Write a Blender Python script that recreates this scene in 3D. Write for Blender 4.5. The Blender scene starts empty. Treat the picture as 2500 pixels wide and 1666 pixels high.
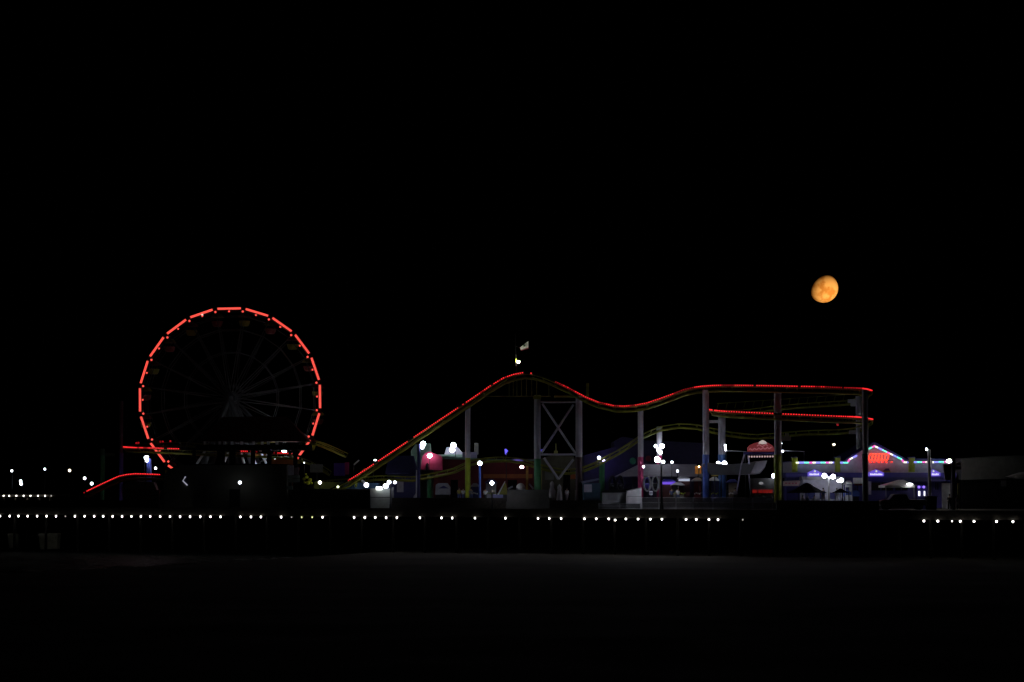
import bpy, bmesh, math, random
from mathutils import Vector, Matrix, noise
random.seed(7)
SC = bpy.context.scene
COL = SC.collection
R = math.radians
# ------------------------------------------------------------------ camera
CAMZ = 8.4
LENS = 73.0
F = 2500 * LENS / 36.0
PITCH = math.atan((1190 - 833) / F)
cam_d = bpy.data.cameras.new('camera')
cam = bpy.data.objects.new('camera', cam_d); COL.objects.link(cam)
cam.location = (0, 0, CAMZ); cam.rotation_euler = (math.pi / 2 + PITCH, 0, 0)
cam_d.lens = LENS; cam_d.sensor_width = 36; cam_d.clip_start = 0.5; cam_d.clip_end = 40000
SC.camera = cam
# ------------------------------------------------------------------ sky and sun (below the horizon: it only reaches the moon)
SUN_DIR = Vector((0.41, -0.75, -0.52)).normalized()
w = bpy.data.worlds.new('World'); SC.world = w; w.use_nodes = True
nt = w.node_tree
sky = nt.nodes.new('ShaderNodeTexSky'); sky.sky_type = 'NISHITA'; sky.sun_disc = False
sky.sun_elevation = math.asin(SUN_DIR.z); sky.sun_rotation = math.atan2(SUN_DIR.x, SUN_DIR.y)
bg = nt.nodes['Background']; nt.links.new(sky.outputs[0], bg.inputs[0]); bg.inputs[1].default_value = 0.05
sd = bpy.data.lights.new('sun', 'SUN'); sd.energy = 4.7; sd.angle = R(0.5); sd.color = (1, 0.95, 0.88)
so = bpy.data.objects.new('sun', sd); COL.objects.link(so)
so.rotation_euler = (-SUN_DIR).to_track_quat('-Z', 'Y').to_euler()
SC.view_settings.view_transform = 'Standard'; SC.view_settings.look = 'None'
SC.view_settings.exposure = 0; SC.view_settings.gamma = 1

# ------------------------------------------------------------------ measuring helpers
FW = Vector((0, math.cos(PITCH), math.sin(PITCH))); UP = Vector((0, -math.sin(PITCH), math.cos(PITCH)))
def V(px, py, Y):
    d = Vector((1, 0, 0)) * ((px - 1250) / F) + UP * ((833 - py) / F) + FW
    return Vector((0, 0, CAMZ)) + d * (Y / d.y)
def M(px, Y): return px * Y / F                       # length seen as px at distance Y
def E(px, b=0.0): return 1.0 / (1 / 290 + (1 / 241 - 1 / 290) * px / 2500) + b   # pier edge line
DECK = 5.7                                            # outer strip of the pier
UPPER = 6.55                                          # raised midway deck behind it
def ground(px, Y): return UPPER if 700 < px < 2125 and Y - E(px) >= 3.9 else DECK
# ------------------------------------------------------------------ materials
MATS = {}
def mat(name, col, rough=0.6, metal=0.0, var=0.15, scale=1.5, bump=0.0):
    if name in MATS: return MATS[name]
    m = bpy.data.materials.new(name); m.use_nodes = True; t = m.node_tree; b = t.nodes['Principled BSDF']
    tc = t.nodes.new('ShaderNodeTexCoord'); nz = t.nodes.new('ShaderNodeTexNoise'); nz.inputs['Scale'].default_value = scale
    nz.inputs['Detail'].default_value = 6; t.links.new(tc.outputs['Object'], nz.inputs['Vector'])
    cr = t.nodes.new('ShaderNodeValToRGB')
    c = Vector(col)
    cr.color_ramp.elements[0].position = 0.3; cr.color_ramp.elements[1].position = 0.7
    cr.color_ramp.elements[0].color = (*(c * (1 - var)), 1); cr.color_ramp.elements[1].color = (*(c * (1 + var)), 1)
    t.links.new(nz.outputs['Fac'], cr.inputs[0]); t.links.new(cr.outputs[0], b.inputs['Base Color'])
    b.inputs['Roughness'].default_value = rough; b.inputs['Metallic'].default_value = metal
    if bump:
        bp = t.nodes.new('ShaderNodeBump'); bp.inputs['Strength'].default_value = bump
        t.links.new(nz.outputs['Fac'], bp.inputs['Height']); t.links.new(bp.outputs[0], b.inputs['Normal'])
    MATS[name] = m; return m
def emit(name, col, s=1.0, sample=True):
    if name in MATS: return MATS[name]
    m = bpy.data.materials.new(name); m.use_nodes = True; t = m.node_tree; b = t.nodes['Principled BSDF']
    b.inputs['Base Color'].default_value = (0.02, 0.02, 0.02, 1); b.inputs['Roughness'].default_value = 0.4
    b.inputs['Emission Color'].default_value = (*col, 1); b.inputs['Emission Strength'].default_value = s
    if not sample: m.cycles.emission_sampling = 'NONE'
    MATS[name] = m; return m
def glass(name, col=(0.02, 0.025, 0.03)):
    m = mat(name, col, 0.15, 0, 0.05); return m
G_DARK = mat('dark_metal', (0.03, 0.03, 0.035), 0.45, 0.5)
G_GREY = mat('grey_metal', (0.25, 0.25, 0.27), 0.45, 0.3)
G_WHITE = mat('white_paint', (0.72, 0.72, 0.74), 0.5)
G_LILAC = mat('lilac_wall', (0.52, 0.50, 0.60), 0.7)
G_YEL = mat('yellow_track_paint', (0.185, 0.19, 0.015), 0.6)
G_COLW = mat('pale_column_paint', (0.44, 0.43, 0.49), 0.5, 0, 0.05)
G_WOOD = mat('dark_timber', (0.06, 0.05, 0.04), 0.85, 0, 0.4, 3, 0.3)
G_ASPH = mat('deck_planks', (0.10, 0.09, 0.085), 0.8, 0, 0.3, 0.8, 0.2)
G_BLACK = mat('black_canvas', (0.008, 0.008, 0.009), 0.9); G_BLACK.node_tree.nodes['Principled BSDF'].inputs['Specular IOR Level'].default_value = 0.05
G_PURP = mat('purple_paint', (0.065, 0.055, 0.30), 0.55)
G_NAVY = mat('navy_paint', (0.035, 0.035, 0.16), 0.5)
G_RED = mat('red_wall_paint', (0.11, 0.005, 0.010), 0.7)
G_GREEN = mat('green_paint', (0.04, 0.22, 0.08), 0.5)
G_OLIVE = mat('lime_paint', (0.38, 0.45, 0.02), 0.5)
G_BLUE = mat('blue_paint', (0.06, 0.12, 0.50), 0.45)
G_PINK = mat('magenta_paint', (0.50, 0.04, 0.16), 0.5)
G_CONC = mat('grey_render', (0.22, 0.22, 0.20), 0.85, 0, 0.25, 0.7)
G_RUB = mat('rubber', (0.02, 0.02, 0.02), 0.8)
G_GLASS = glass('window_glass')
E_RED = emit('red_bulb_glow', (1.0, 0.03, 0.035), 1.2)
E_REDDIM = emit('dim_red_bulb_glow', (1.0, 0.02, 0.03), 0.3, False)
E_TUBE = emit('wheel_tube_glow', (1.0, 0.095, 0.07), 1.05)
E_EDGE = emit('edge_light_glow', (1.0, 0.98, 0.93), 6.0)
E_EDGEDIM = emit('dim_edge_light_glow', (1.0, 0.98, 0.9), 0.5)
E_EDGEYEL = emit('yellow_edge_light_glow', (0.95, 1.0, 0.45), 1.2)
# ------------------------------------------------------------------ object helpers
def tag(o, label=None, cat=None, group=None, kind=None):
    if label: o['label'] = label
    if cat: o['category'] = cat
    if group: o['group'] = group
    if kind: o['kind'] = kind
    return o
def thing(name, label, cat, loc, group=None):
    o = bpy.data.objects.new(name, None); COL.objects.link(o); o.location = loc
    o.empty_display_size = 0.3
    return tag(o, label, cat, group)
class MB:
    def __init__(s): s.v = []; s.f = []; s.mi = []; s.m = 0
    def add(s, vs, fs):
        n = len(s.v); s.v += [Vector(v) for v in vs]; s.f += [tuple(i + n for i in f) for f in fs]; s.mi += [s.m] * len(fs); return s
    def box(s, c, d, rz=0):
        c = Vector(c); d = Vector(d) / 2; rm = Matrix.Rotation(rz, 3, 'Z')
        vs = [c + rm @ Vector((x * d.x, y * d.y, z * d.z)) for z in (-1, 1) for y in (-1, 1) for x in (-1, 1)]
        return s.add(vs, [(0, 2, 3, 1), (4, 5, 7, 6), (0, 1, 5, 4), (2, 6, 7, 3), (0, 4, 6, 2), (1, 3, 7, 5)])
    def prism(s, pts, depth):                       # world points in a plane y=const, extruded away
        n = len(pts); a = [Vector(p) for p in pts]; b = [p + Vector((0, depth, 0)) for p in a]
        area = sum(a[i].x * a[(i + 1) % n].z - a[(i + 1) % n].x * a[i].z for i in range(n))
        if area < 0: a.reverse(); b.reverse()
        return s.add(a + b, [tuple(range(n)), tuple(range(2 * n - 1, n - 1, -1))] +
                     [(i, i + n, (i + 1) % n + n, (i + 1) % n) for i in range(n)])
    def slab(s, pts, Y, depth):
        out = []
        for x, y in pts:
            if y is None:
                p = V(x, 1200, Y); p.z = ground(x, Y)
            else: p = V(x, y, Y)
            out.append(p)
        return s.prism(out, depth)
    def rect(s, x0, y0, x1, y1, Y, depth): return s.slab([(x0, y0), (x1, y0), (x1, y1), (x0, y1)], Y, depth)
    def tube(s, pts, r, n=8, r1=None, caps=True):
        pts = [Vector(p) for p in pts]; rings = []; k = len(pts)
        for i, p in enumerate(pts):
            d = (pts[min(i + 1, k - 1)] - pts[max(i - 1, 0)])
            if d.length < 1e-9: d = Vector((0, 0, 1))
            d.normalize(); u = d.cross(Vector((0, 0, 1)))
            if u.length < 0.05: u = Vector((1, 0, 0))
            u.normalize(); v = d.cross(u)
            rr = r if r1 is None else r + (r1 - r) * i / max(1, k - 1)
            rings.append([p + (u * math.cos(a) + v * math.sin(a)) * rr for a in [2 * math.pi * j / n for j in range(n)]])
        vs = [q for g in rings for q in g]; fs = []
        for i in range(k - 1):
            for j in range(n): fs.append((i * n + j, i * n + (j + 1) % n, (i + 1) * n + (j + 1) % n, (i + 1) * n + j))
        if caps: fs.append(tuple(range(n - 1, -1, -1))); fs.append(tuple((k - 1) * n + j for j in range(n)))
        return s.add(vs, fs)
    def ball(s, c, r, sc=(1, 1, 1), nu=10, nv=6):
        c = Vector(c); vs = [c + Vector((0, 0, r * sc[2]))]
        for i in range(1, nv):
            t = math.pi * i / nv
            for j in range(nu):
                a = 2 * math.pi * j / nu
                vs.append(c + Vector((r * sc[0] * math.sin(t) * math.cos(a), r * sc[1] * math.sin(t) * math.sin(a), r * sc[2] * math.cos(t))))
        vs.append(c - Vector((0, 0, r * sc[2]))); fs = []
        for j in range(nu): fs.append((0, 1 + j, 1 + (j + 1) % nu))
        for i in range(nv - 2):
            for j in range(nu):
                a = 1 + i * nu; fs.append((a + j, a + nu + j, a + nu + (j + 1) % nu, a + (j + 1) % nu))
        l = len(vs) - 1; a = 1 + (nv - 2) * nu
        for j in range(nu): fs.append((l, a + (j + 1) % nu, a + j))
        return s.add(vs, fs)
    def col(s, px, y0, y1, wpx, Y, n=16):           # vertical round column seen wpx wide
        p0 = V(px, y0, Y); z1 = ground(px, Y) if y1 is None else V(px, y1, Y).z
        x = V(px, (y0 + (y1 or 1230)) / 2, Y).x; r = M(wpx, Y) / 2
        return s.tube([(x, Y, z1), (x, Y, p0.z)], r, n)
    def roof(s, x0, x1, yb, xa, xb, yt, Y, depth, dh=0.0):   # hipped roof: eaves x0..x1 at yb, ridge xa..xb at yt
        a = V(x0, yb, Y); b = V(x1, yb, Y); m = Y + depth / 2
        p = V(xa, yt, m); q = V(xb, yt, m)
        vs = [a, b, b + Vector((0, depth, 0)), a + Vector((0, depth, 0)), p, q]
        if dh:
            base = [v - Vector((0, 0, dh)) for v in vs[:4]]
            return s.add(vs + base, [(0, 1, 5, 4), (1, 2, 5), (2, 3, 4, 5), (3, 0, 4), (6, 7, 1, 0), (7, 8, 2, 1), (8, 9, 3, 2), (9, 6, 0, 3), (9, 8, 7, 6)])
        return s.add(vs, [(0, 1, 5, 4), (1, 2, 5), (2, 3, 4, 5), (3, 0, 4), (3, 2, 1, 0)])
    def mesh(s, name, mats, origin):
        me = bpy.data.meshes.new(name); me.from_pydata([tuple(v - origin) for v in s.v], [], s.f)
        for m in (mats if isinstance(mats, (list, tuple)) else [mats]): me.materials.append(m)
        for p, i in zip(me.polygons, s.mi): p.material_index = i
        me.update(); return me
    def build(s, name, mats, parent=None, loc=None, smooth=False, bevel=0, rootz=None):
        if parent is not None:
            org = Vector(parent.location); q = parent
            while q.parent is not None: q = q.parent; org = org + q.location
            o = bpy.data.objects.new(name, s.mesh(name, mats, org)); COL.objects.link(o); o.parent = parent
        else:
            if loc is None:
                xs = [v.x for v in s.v]; ys = [v.y for v in s.v]; zs = [v.z for v in s.v]
                loc = Vector(((min(xs) + max(xs)) / 2, (min(ys) + max(ys)) / 2, min(zs)))
            o = bpy.data.objects.new(name, s.mesh(name, mats, Vector(loc))); COL.objects.link(o); o.location = loc
        if smooth:
            for p in o.data.polygons: p.use_smooth = True
            o.data.set_sharp_from_angle(angle=R(50))
        if bevel:
            b = o.modifiers.new('b', 'BEVEL'); b.width = bevel; b.segments = 2; b.limit_method = 'ANGLE'
        return o
def at(px, Y, z=None): p = V(px, 1200, Y); return Vector((p.x, Y, ground(px, Y) if z is None else z))
def catmull(P, step):
    P = [Vector(p) for p in P]; out = []
    for i in range(len(P) - 1):
        a = P[max(i - 1, 0)]; b = P[i]; c = P[i + 1]; d = P[min(i + 2, len(P) - 1)]
        n = max(1, int((c - b).length / step))
        for k in range(n):
            t = k / n
            out.append(0.5 * ((2 * b) + (c - a) * t + (2 * a - 5 * b + 4 * c - d) * t * t + (3 * b - a - 3 * c + d) * t ** 3))
    out.append(P[-1]); return out
NTH = ['', 'first', 'second', 'third', 'fourth', 'fifth', 'sixth', 'seventh', 'eighth', 'ninth', 'tenth', 'eleventh', 'twelfth',
       'thirteenth', 'fourteenth', 'fifteenth', 'sixteenth', 'seventeenth', 'eighteenth', 'nineteenth', 'twentieth', 'twenty-first',
       'twenty-second', 'twenty-third', 'twenty-fourth', 'twenty-fifth', 'twenty-sixth']

def nth(i):
    if i < len(NTH): return NTH[i]
    t, u = divmod(i, 10); b = {2: 'twent', 3: 'thirt'}[t]
    return b + ('ieth' if u == 0 else 'y-' + NTH[u])
# ================================================================== THE SETTING
def shore(x, y):                                     # >0 on land, <0 towards the sea (left, out)
    return (x + 46) * 0.80 - (y - 205) * 0.38
def sand_z(x, y):
    s = shore(x, y) + 3 * noise.noise(Vector((x * .03, y * .03, 0)))
    z = 0.0 if s > 0 else max(-6, s * 0.07)
    if s > 0 and y < 600: z += 0.18 * noise.noise(Vector((x * .06, y * .09, 3))) + 0.12 * noise.noise(Vector((x * .3, y * .3, 5)))
    if y < 60: z -= 0
    return z
def axis(a, b, st, far):
    c = [a]
    while c[-1] < b: c.append(c[-1] + st)
    g = st; r = [c[-1]]
    while r[-1] < far: g *= 1.5; r.append(r[-1] + g)
    g = st; l = [a]
    while l[-1] > -far: g *= 1.5; l.append(l[-1] - g)
    return l[:0:-1] + c + r[1:]
xs = axis(-90, 90, 1.6, 8000); ys = axis(90, 300, 2.2, 8000)
me = bpy.data.meshes.new('sand')
me.from_pydata([(x, y, sand_z(x, y)) for y in ys for x in xs], [], [(j * len(xs) + i, j * len(xs) + i + 1, (j + 1) * len(xs) + i + 1, (j + 1) * len(xs) + i) for j in range(len(ys) - 1) for i in range(len(xs) - 1)])
for p in me.polygons: p.use_smooth = True
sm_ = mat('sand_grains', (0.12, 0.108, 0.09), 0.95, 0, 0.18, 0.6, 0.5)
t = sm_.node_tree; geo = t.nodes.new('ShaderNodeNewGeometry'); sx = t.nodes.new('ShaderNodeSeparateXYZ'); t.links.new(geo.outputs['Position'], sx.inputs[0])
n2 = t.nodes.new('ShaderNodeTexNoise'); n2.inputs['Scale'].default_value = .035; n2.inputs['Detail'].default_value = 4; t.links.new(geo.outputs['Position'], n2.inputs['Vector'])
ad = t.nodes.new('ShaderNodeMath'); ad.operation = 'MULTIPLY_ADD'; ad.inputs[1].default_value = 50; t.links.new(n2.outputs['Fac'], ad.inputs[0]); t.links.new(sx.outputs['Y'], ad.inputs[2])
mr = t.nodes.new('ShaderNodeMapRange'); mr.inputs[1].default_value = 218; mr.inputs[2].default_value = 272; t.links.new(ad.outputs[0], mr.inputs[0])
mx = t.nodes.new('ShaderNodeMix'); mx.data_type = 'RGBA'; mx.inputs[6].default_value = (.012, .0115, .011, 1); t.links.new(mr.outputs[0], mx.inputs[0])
bsdf = t.nodes['Principled BSDF']; t.links.new(bsdf.inputs['Base Color'].links[0].from_socket, mx.inputs[7]); t.links.new(mx.outputs[2], bsdf.inputs['Base Color'])   # sand colour darkened nearer the camera for lamp light falling off
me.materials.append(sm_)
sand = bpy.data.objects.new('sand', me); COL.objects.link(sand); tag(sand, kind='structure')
# sea
mw = bpy.data.materials.new('sea_water'); mw.use_nodes = True; t = mw.node_tree; b = t.nodes['Principled BSDF']
b.inputs['Base Color'].default_value = (0.006, 0.012, 0.013, 1); b.inputs['Roughness'].default_value = 0.5; b.inputs['Specular IOR Level'].default_value = 0.04
nz = t.nodes.new('ShaderNodeTexNoise'); nz.inputs['Scale'].default_value = 0.5; nz.inputs['Detail'].default_value = 5
tc = t.nodes.new('ShaderNodeTexCoord'); t.links.new(tc.outputs['Object'], nz.inputs[0])
bp = t.nodes.new('ShaderNodeBump'); bp.inputs['Strength'].default_value = 1.0; bp.inputs['Distance'].default_value = 1.0
t.links.new(nz.outputs[0], bp.inputs['Height']); t.links.new(bp.outputs[0], b.inputs['Normal'])
sea = MB(); sea.add([(-8000, -8000, -0.45), (60, -8000, -0.45), (60, 8000, -0.45), (-8000, 8000, -0.45)], [(0, 1, 2, 3)])
tag(sea.build('water', mw, loc=(0, 0, 0)), kind='structure')
# breaking foam at the water's edge, far left
fm = MB()
for k in range(150):
    yy = random.uniform(188, 262); xx = -46 + (yy - 205) * 0.475 - random.gauss(5, 2.2)
    l = random.uniform(.3, 1.6); ww = random.uniform(.08, .22)
    n = 7; vs = []
    for i in range(n):
        a = 2 * math.pi * i / n; vs.append((xx + l * math.cos(a) * random.uniform(.7, 1.2), yy + ww * 3 * math.sin(a), -0.40))
    top = (xx, yy, -0.40 + ww)
    fm.add(vs + [top], [(i, (i + 1) % n, n) for i in range(n)])
tag(fm.build('sea_foam', mat('foam', (0.6, 0.62, 0.6), 0.9)), 'thin broken lines of pale foam where waves reach the sand', 'foam', kind='stuff')
# pier deck
e0, e1 = V(-500, 1200, E(-500)), V(3100, 1200, E(3100))
e0.z = e1.z = DECK
bk = Vector((8, 95, 0)); dn = Vector((0, 0, -0.28))
def deckslab(p, q, bk, top, th):
    m = MB(); a, b2 = p.copy(), q.copy(); a.z = b2.z = top; c, d = b2 + bk, a + bk; t_ = Vector((0, 0, th))
    m.add([a, b2, c, d, a - t_, b2 - t_, c - t_, d - t_], [(0, 1, 2, 3), (7, 6, 5, 4), (0, 4, 5, 1), (1, 5, 6, 2), (2, 6, 7, 3), (3, 7, 4, 0)]); return m
tag(deckslab(e0, e1, bk, DECK, 0.3).build('pier_deck', G_ASPH), kind='structure')
u0, u1 = V(700, 1200, E(700, 3.9)), V(2125, 1200, E(2125, 3.9))
tag(deckslab(u0, u1, Vector((4, 50, 0)), UPPER, UPPER - DECK + .02).build('raised_deck', G_ASPH), kind='structure')
edir = (e1 - e0).normalized(); enrm = Vector((edir.y, -edir.x, 0))
fs = MB(); fa = e0 + enrm * 0.02; 
ang = math.atan2(edir.y, edir.x)
fs.box(((e0 + e1) / 2) + enrm * 0.12 + Vector((0, 0, -0.55)), ((e1 - e0).length, 0.2, 1.1), ang)
tag(fs.build('pier_fascia', G_WOOD), kind='structure')
# outer end deck of the pier, far left, a storey higher
f0, f1 = V(-500, 1200, 330), V(136, 1200, 330)
tag(deckslab(f0, f1, Vector((0, 24, 0)), 7.25, 0.35).build('outer_deck', G_WOOD), kind='structure')
# piles
pile_mb = MB(); pile_mb.tube([(0, 0, -3.2), (0, 0, 5.0)], 0.2, 10, 0.17); pile_mb.box((0, 0, 5.03), (0.9, 0.35, 0.28))
proto = None
for row, back in ((0, 0.6), (1, 7.5)):
    for i in range(34):
        px = -40 + i * 77
        if px > 2540: continue
        Y = E(px, back)
        if proto is None:
            proto = pile_mb.build('pier_pile', mat('tarred_pile', (.010, .009, .008), .95), loc=(0, 0, 0)); o = proto
        else: o = proto.copy(); COL.objects.link(o)
        o.location = at(px, Y, 0)
        tag(o, ['dark pile in the front row under the pier, %s from the left' % nth(i + 1), 'dark pile in the second row under the pier, %s from the left' % nth(i + 1)][row], 'pile', ['front piles under the pier edge', 'second row of piles under the pier'][row])
op = None
for i in range(6):
    if op is None:
        m = MB(); m.tube([(0, 0, -4), (0, 0, 6.9)], 0.25, 10); op = m.build('deck_post', G_WOOD, loc=(0, 0, 0)); o = op
    else: o = op.copy(); COL.objects.link(o)
    o.location = at(-20 + i * 29, 330.6, 0); tag(o, 'timber post under the raised outer pier deck, %s from the left' % nth(i + 1), 'post', 'posts under the outer pier deck')
for (x0, y0, x1, y1, lab) in ((16, 1303, 38, 1338, 'narrow pale concrete pier footing at the far left'), (92, 1303, 141, 1341, 'wide pale concrete pier footing right of the narrow one')):
    b_ = MB(); b_.slab([(x0 + 2, y0), (x1, y0), (x1 - 2, y1), (x0 + 5, y1 + 2)], E(x0, 1.3), 2.0)
    tag(b_.build('concrete_footing', mat('wet_concrete', (.30, .30, .24), .9, 0, .4, .8), bevel=.05), lab, 'footing', 'concrete footings under the pier')
# moon: a real sphere, lit by the sun
MD = 20000
mm = bpy.data.materials.new('moon_rock'); mm.use_nodes = True; t = mm.node_tree; b = t.nodes['Principled BSDF']
tc = t.nodes.new('ShaderNodeTexCoord'); nz = t.nodes.new('ShaderNodeTexNoise'); nz.inputs['Scale'].default_value = 0.011; nz.inputs['Detail'].default_value = 3
mp = t.nodes.new('ShaderNodeMapping'); mp.inputs['Location'].default_value = (3.3, 0, 7.5)
t.links.new(tc.outputs['Object'], mp.inputs[0]); t.links.new(mp.outputs[0], nz.inputs['Vector'])
cr = t.nodes.new('ShaderNodeValToRGB'); cr.color_ramp.elements[0].position = 0.40; cr.color_ramp.elements[1].position = 0.53
cr.color_ramp.elements[0].color = (0.68, 0.225, 0.03, 1); cr.color_ramp.elements[1].color = (0.98, 0.42, 0.085, 1)
t.links.new(nz.outputs[0], cr.inputs[0]); t.links.new(cr.outputs[0], b.inputs['Base Color'])
b.inputs['Roughness'].default_value = 1; b.inputs['Specular IOR Level'].default_value = 0
c = V(2010.5, 704, MD); m = MB(); m.ball(c, 35.4 / F * MD, nu=48, nv=32)
moon = m.build('moon', mm, loc=c, smooth=True)
tag(moon, 'orange gibbous moon with darker seas high over the right end of the pier', 'moon')

# ================================================================== LIGHTS ALONG THE EDGE
def word(n): return ['no', 'one', 'two', 'three', 'four', 'five', 'six', 'seven', 'eight', 'nine', 'ten'][n] if n <= 10 else str(n)
runs = [
 ([0, 23.6, 45, 67.4, 90.7, 113.7, 136.8, 159.6, 183, 206.6, 230, 252, 275, 298, 321, 344, 366.7, 391, 415, 439.7, 464, 489, 513.8, 538.5], 'of the long run at far left'),
 ([587, 612.6, 636.9], 'of three under the windowless hall'),
 ([686.4, 711.9, 736.7, 762.2, 787.5], 'of five right of the windowless hall'),
 ([864.5, 890.5, 916, 942.7, 968.9], 'of five under the equipment box'),
 ([1025], 'alone under the navy lamp pole'),
 ([1078, 1104], 'of the pair left of the yellow-based column'),
 ([1159.5], 'alone just right of the yellow-based coaster column'),
 ([1234], 'alone under the left end of the grey low wall'),
 ([1313.6, 1341, 1370], 'of three under the cross brace'),
 ([1427, 1455.8, 1486, 1502, 1528, 1557.8, 1587.8, 1616], 'of eight under the white booth'),
 ([1675, 1700, 1730.8, 1753], 'of four under the blue columns'),
 ([1813.5], 'alone and nearly out below the boat ride'),
 ([2255.7, 2289.7, 2324.5, 2344.5, 2378, 2433, 2473], 'of seven at the far right')]
def edge_y(px): return 1260.4 + (px / 2480) ** 1.35 * 13.6
EM = {}
def edge_light(px, py, Y, rx, rz, m, label, grp):
    key = (round(rx, 2), round(rz, 2), m.name)
    if key not in EM:
        b = MB(); b.ball((0, 0, 0), 1, (rx, rx, rz), 12, 8); b.m = 1
        b.box((0, 0.12 + rx * .5, rz * 0.9), (rx * 1.3, 0.24, 0.08))
        EM[key] = b.mesh('edge_light', [m, G_DARK], Vector((0, 0, 0)))
        for p in EM[key].polygons: p.use_smooth = p.material_index == 0
    o = bpy.data.objects.new('edge_light', EM[key]); COL.objects.link(o); o.location = V(px, py, Y)
    tag(o, label, 'light', grp)
for xs_, where in runs:
    for i, px in enumerate(xs_):
        Y = E(px) - 0.35; y = edge_y(px); mt = E_EDGE; rx, rz = 2.75, 3.3; extra = 'small white light'
        if px > 1400: rx = rz = 3.1
        if px in (159.6, 711.9, 1813.5): mt = E_EDGEDIM; rx, rz = 2.3, 2.5; extra = 'dim small light'
        if px in (736.7, 762.2): mt = E_EDGEYEL; rx, rz = 2.5, 3.0; extra = 'small yellowish light'
        if px == 1502: y = 1270.3; extra = 'small white light hanging lower'
        if px == 2324.5: rx = rz = 2.4; extra = 'smaller white light'
        if px > 2240: rx = rz = 3.4 if px != 2324.5 else 2.4
        nn = (NTH[i + 1] + ' from left ') if len(xs_) > 1 else ''
        edge_light(px, y, Y, M(rx - .75, Y), M(rz - .75, Y), mt, f'{extra}, {nn}{where}', 'small lights along the pier edge')
for i, px in enumerate([8.7, 22.5, 40, 57.5, 74.5, 92.8, 110, 125]):
    edge_light(px, 1211, 329.6, M(1.6, 330), M(1.9, 330), E_EDGE if i < 7 else E_EDGEDIM,
               f'tiny white light, {NTH[i+1]} from left in the short upper row' if i < 7 else 'dimmest tiny light ending the short upper row at far left', 'tiny lights on the outer pier deck')

# ================================================================== LAMPS
LAMP_E = {}
def lampmat(col, s):
    s = max(min(s, 4), s * 0.42)
    k = 'lamp_glow_%s_%g' % ('_'.join('%.2f' % c for c in col), s)
    return emit(k, col, s)
W_ = (0.85, 0.89, 1.0); WW = (1.0, 0.93, 0.78)
def lamp(heads, back, label, pole_px=None, s=14, col=W_, pm=None, pr=0.07, z=None, Y=None, group=None, name='street_lamp', polew=None):
    """heads: (px,py,rx,rz). a pole from the deck, arms, and a glowing globe per head"""
    px0 = pole_px if pole_px is not None else sum(h[0] for h in heads) / len(heads)
    Y = Y or E(px0, back); z = ground(px0, Y) if z is None else z; root = thing(name, label, 'lamp', at(px0, Y, z), group)
    pm = pm or G_DARK; top = min(h[1] for h in heads); low = max(h[1] + h[3] for h in heads)
    zt = V(px0, low, Y).z; x = at(px0, Y).x; pr = polew and M(polew, Y) / 2 or pr
    one = len(heads) == 1 and abs(px0 - heads[0][0]) < 2
    ztop = zt if one else V(px0, top, Y).z - 0.05
    m = MB(); m.tube([(x, Y + .05, z), (x, Y + .05, z + 0.5)], pr * 1.9, 12, pr * 1.5); m.tube([(x, Y + .05, z + 0.5), (x, Y + .05, ztop)], pr, 12, pr * 0.8)
    m.build('pole', pm, root, smooth=True)
    if not one:
        m = MB()
        for h in heads:
            p = V(h[0], h[1], Y); m.tube([(x, Y + .05, ztop - .3), (p.x, Y + .25, p.z + .02), (p.x, Y + .1, p.z)], 0.04, 6)
        m.build('arm', pm, root, smooth=True)
    for h in heads:
        p = V(h[0], h[1], Y); r = M(max(h[2] - .8, h[2] * .7), Y); rz = M(max(h[3] - .8, h[3] * .7), Y)
        g = MB().ball(p, 1, (r, min(r, .25), rz), 16, 10).build('lamp_globe', lampmat(col, h[4] if len(h) > 4 else s), root, smooth=True)
        MB().tube([(p.x, Y + .02, p.z + rz * .93), (p.x, Y + .02, p.z + rz + .1)], r * .55, 10, r * .2).build('lamp_cap', pm, root, smooth=True)
    return root
LG = 'lamps on the pier'
far = dict(Y=335, z=7.25)
lamp([(29, 1150, 3.7, 3.9)], 0, 'white globe lamp, leftmost of all, on the far end of the pier', s=10, **far)
lamp([(50.5, 1175, 4.3, 4.4), (51.8, 1182, 4.4, 4.4)], 0, 'two white globes one above the other at the far left end of the pier', pole_px=54, s=10, **far)
lamp([(109.5, 1145.6, 3.5, 3.8)], 0, 'white globe lamp, second from the left, above the end of the upper light row', s=10, Y=335, z=7.25)
lamp([(170, 1149, 4.1, 4.3)], 0, 'slightly amber globe lamp, third lamp from the left', s=10, col=(1, .85, .62), Y=316)
lamp([(206.7, 1168, 4.4, 4.4)], 14, 'white globe lamp directly above the lower end of the low red curve', s=12)
lamp([(224, 1181, 4.6, 4.6)], 10, 'lower white globe lamp touching the low red curve', s=12)
lamp([(357.5, 1118, 6, 6, 60), (358.5, 1126, 4, 3.5, 30)], 11, 'bright twin lamp on top of the blue column left of the wheel', pole_px=352, pm=G_DARK)
lamp([(380, 1143.5, 3.9, 4)], 12, 'small white globe lamp between blue column and wheel rim', s=12)
lamp([(408, 1180, 4.9, 4.7)], -.15, 'white globe lamp over the small pale awning left of the hall', s=25)
lamp([(585.6, 1178.5, 5, 5)], -0.0, 'single white globe lamp in front of the windowless hall', s=8, Y=E(585) + 0.3)
lamp([(694, 1100.5, 6.4, 6)], 17.5, 'bright white flood lamp under the wheel at right, above the track lights', s=340)
lamp([(672.5, 1121.6, 3.8, 3.8)], 17.3, 'small white lamp under the pavilion roof near the orange rail', s=40)
lamp([(742.5, 1130, 2.4, 2.3)], 15, 'faint small lamp just right of the lowest red wheel lights', s=4)
lamp([(781, 1178.5, 5, 5)], 5, 'round white lamp right of the yellow plush stall', s=14, col=(1, 1, .9))
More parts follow.
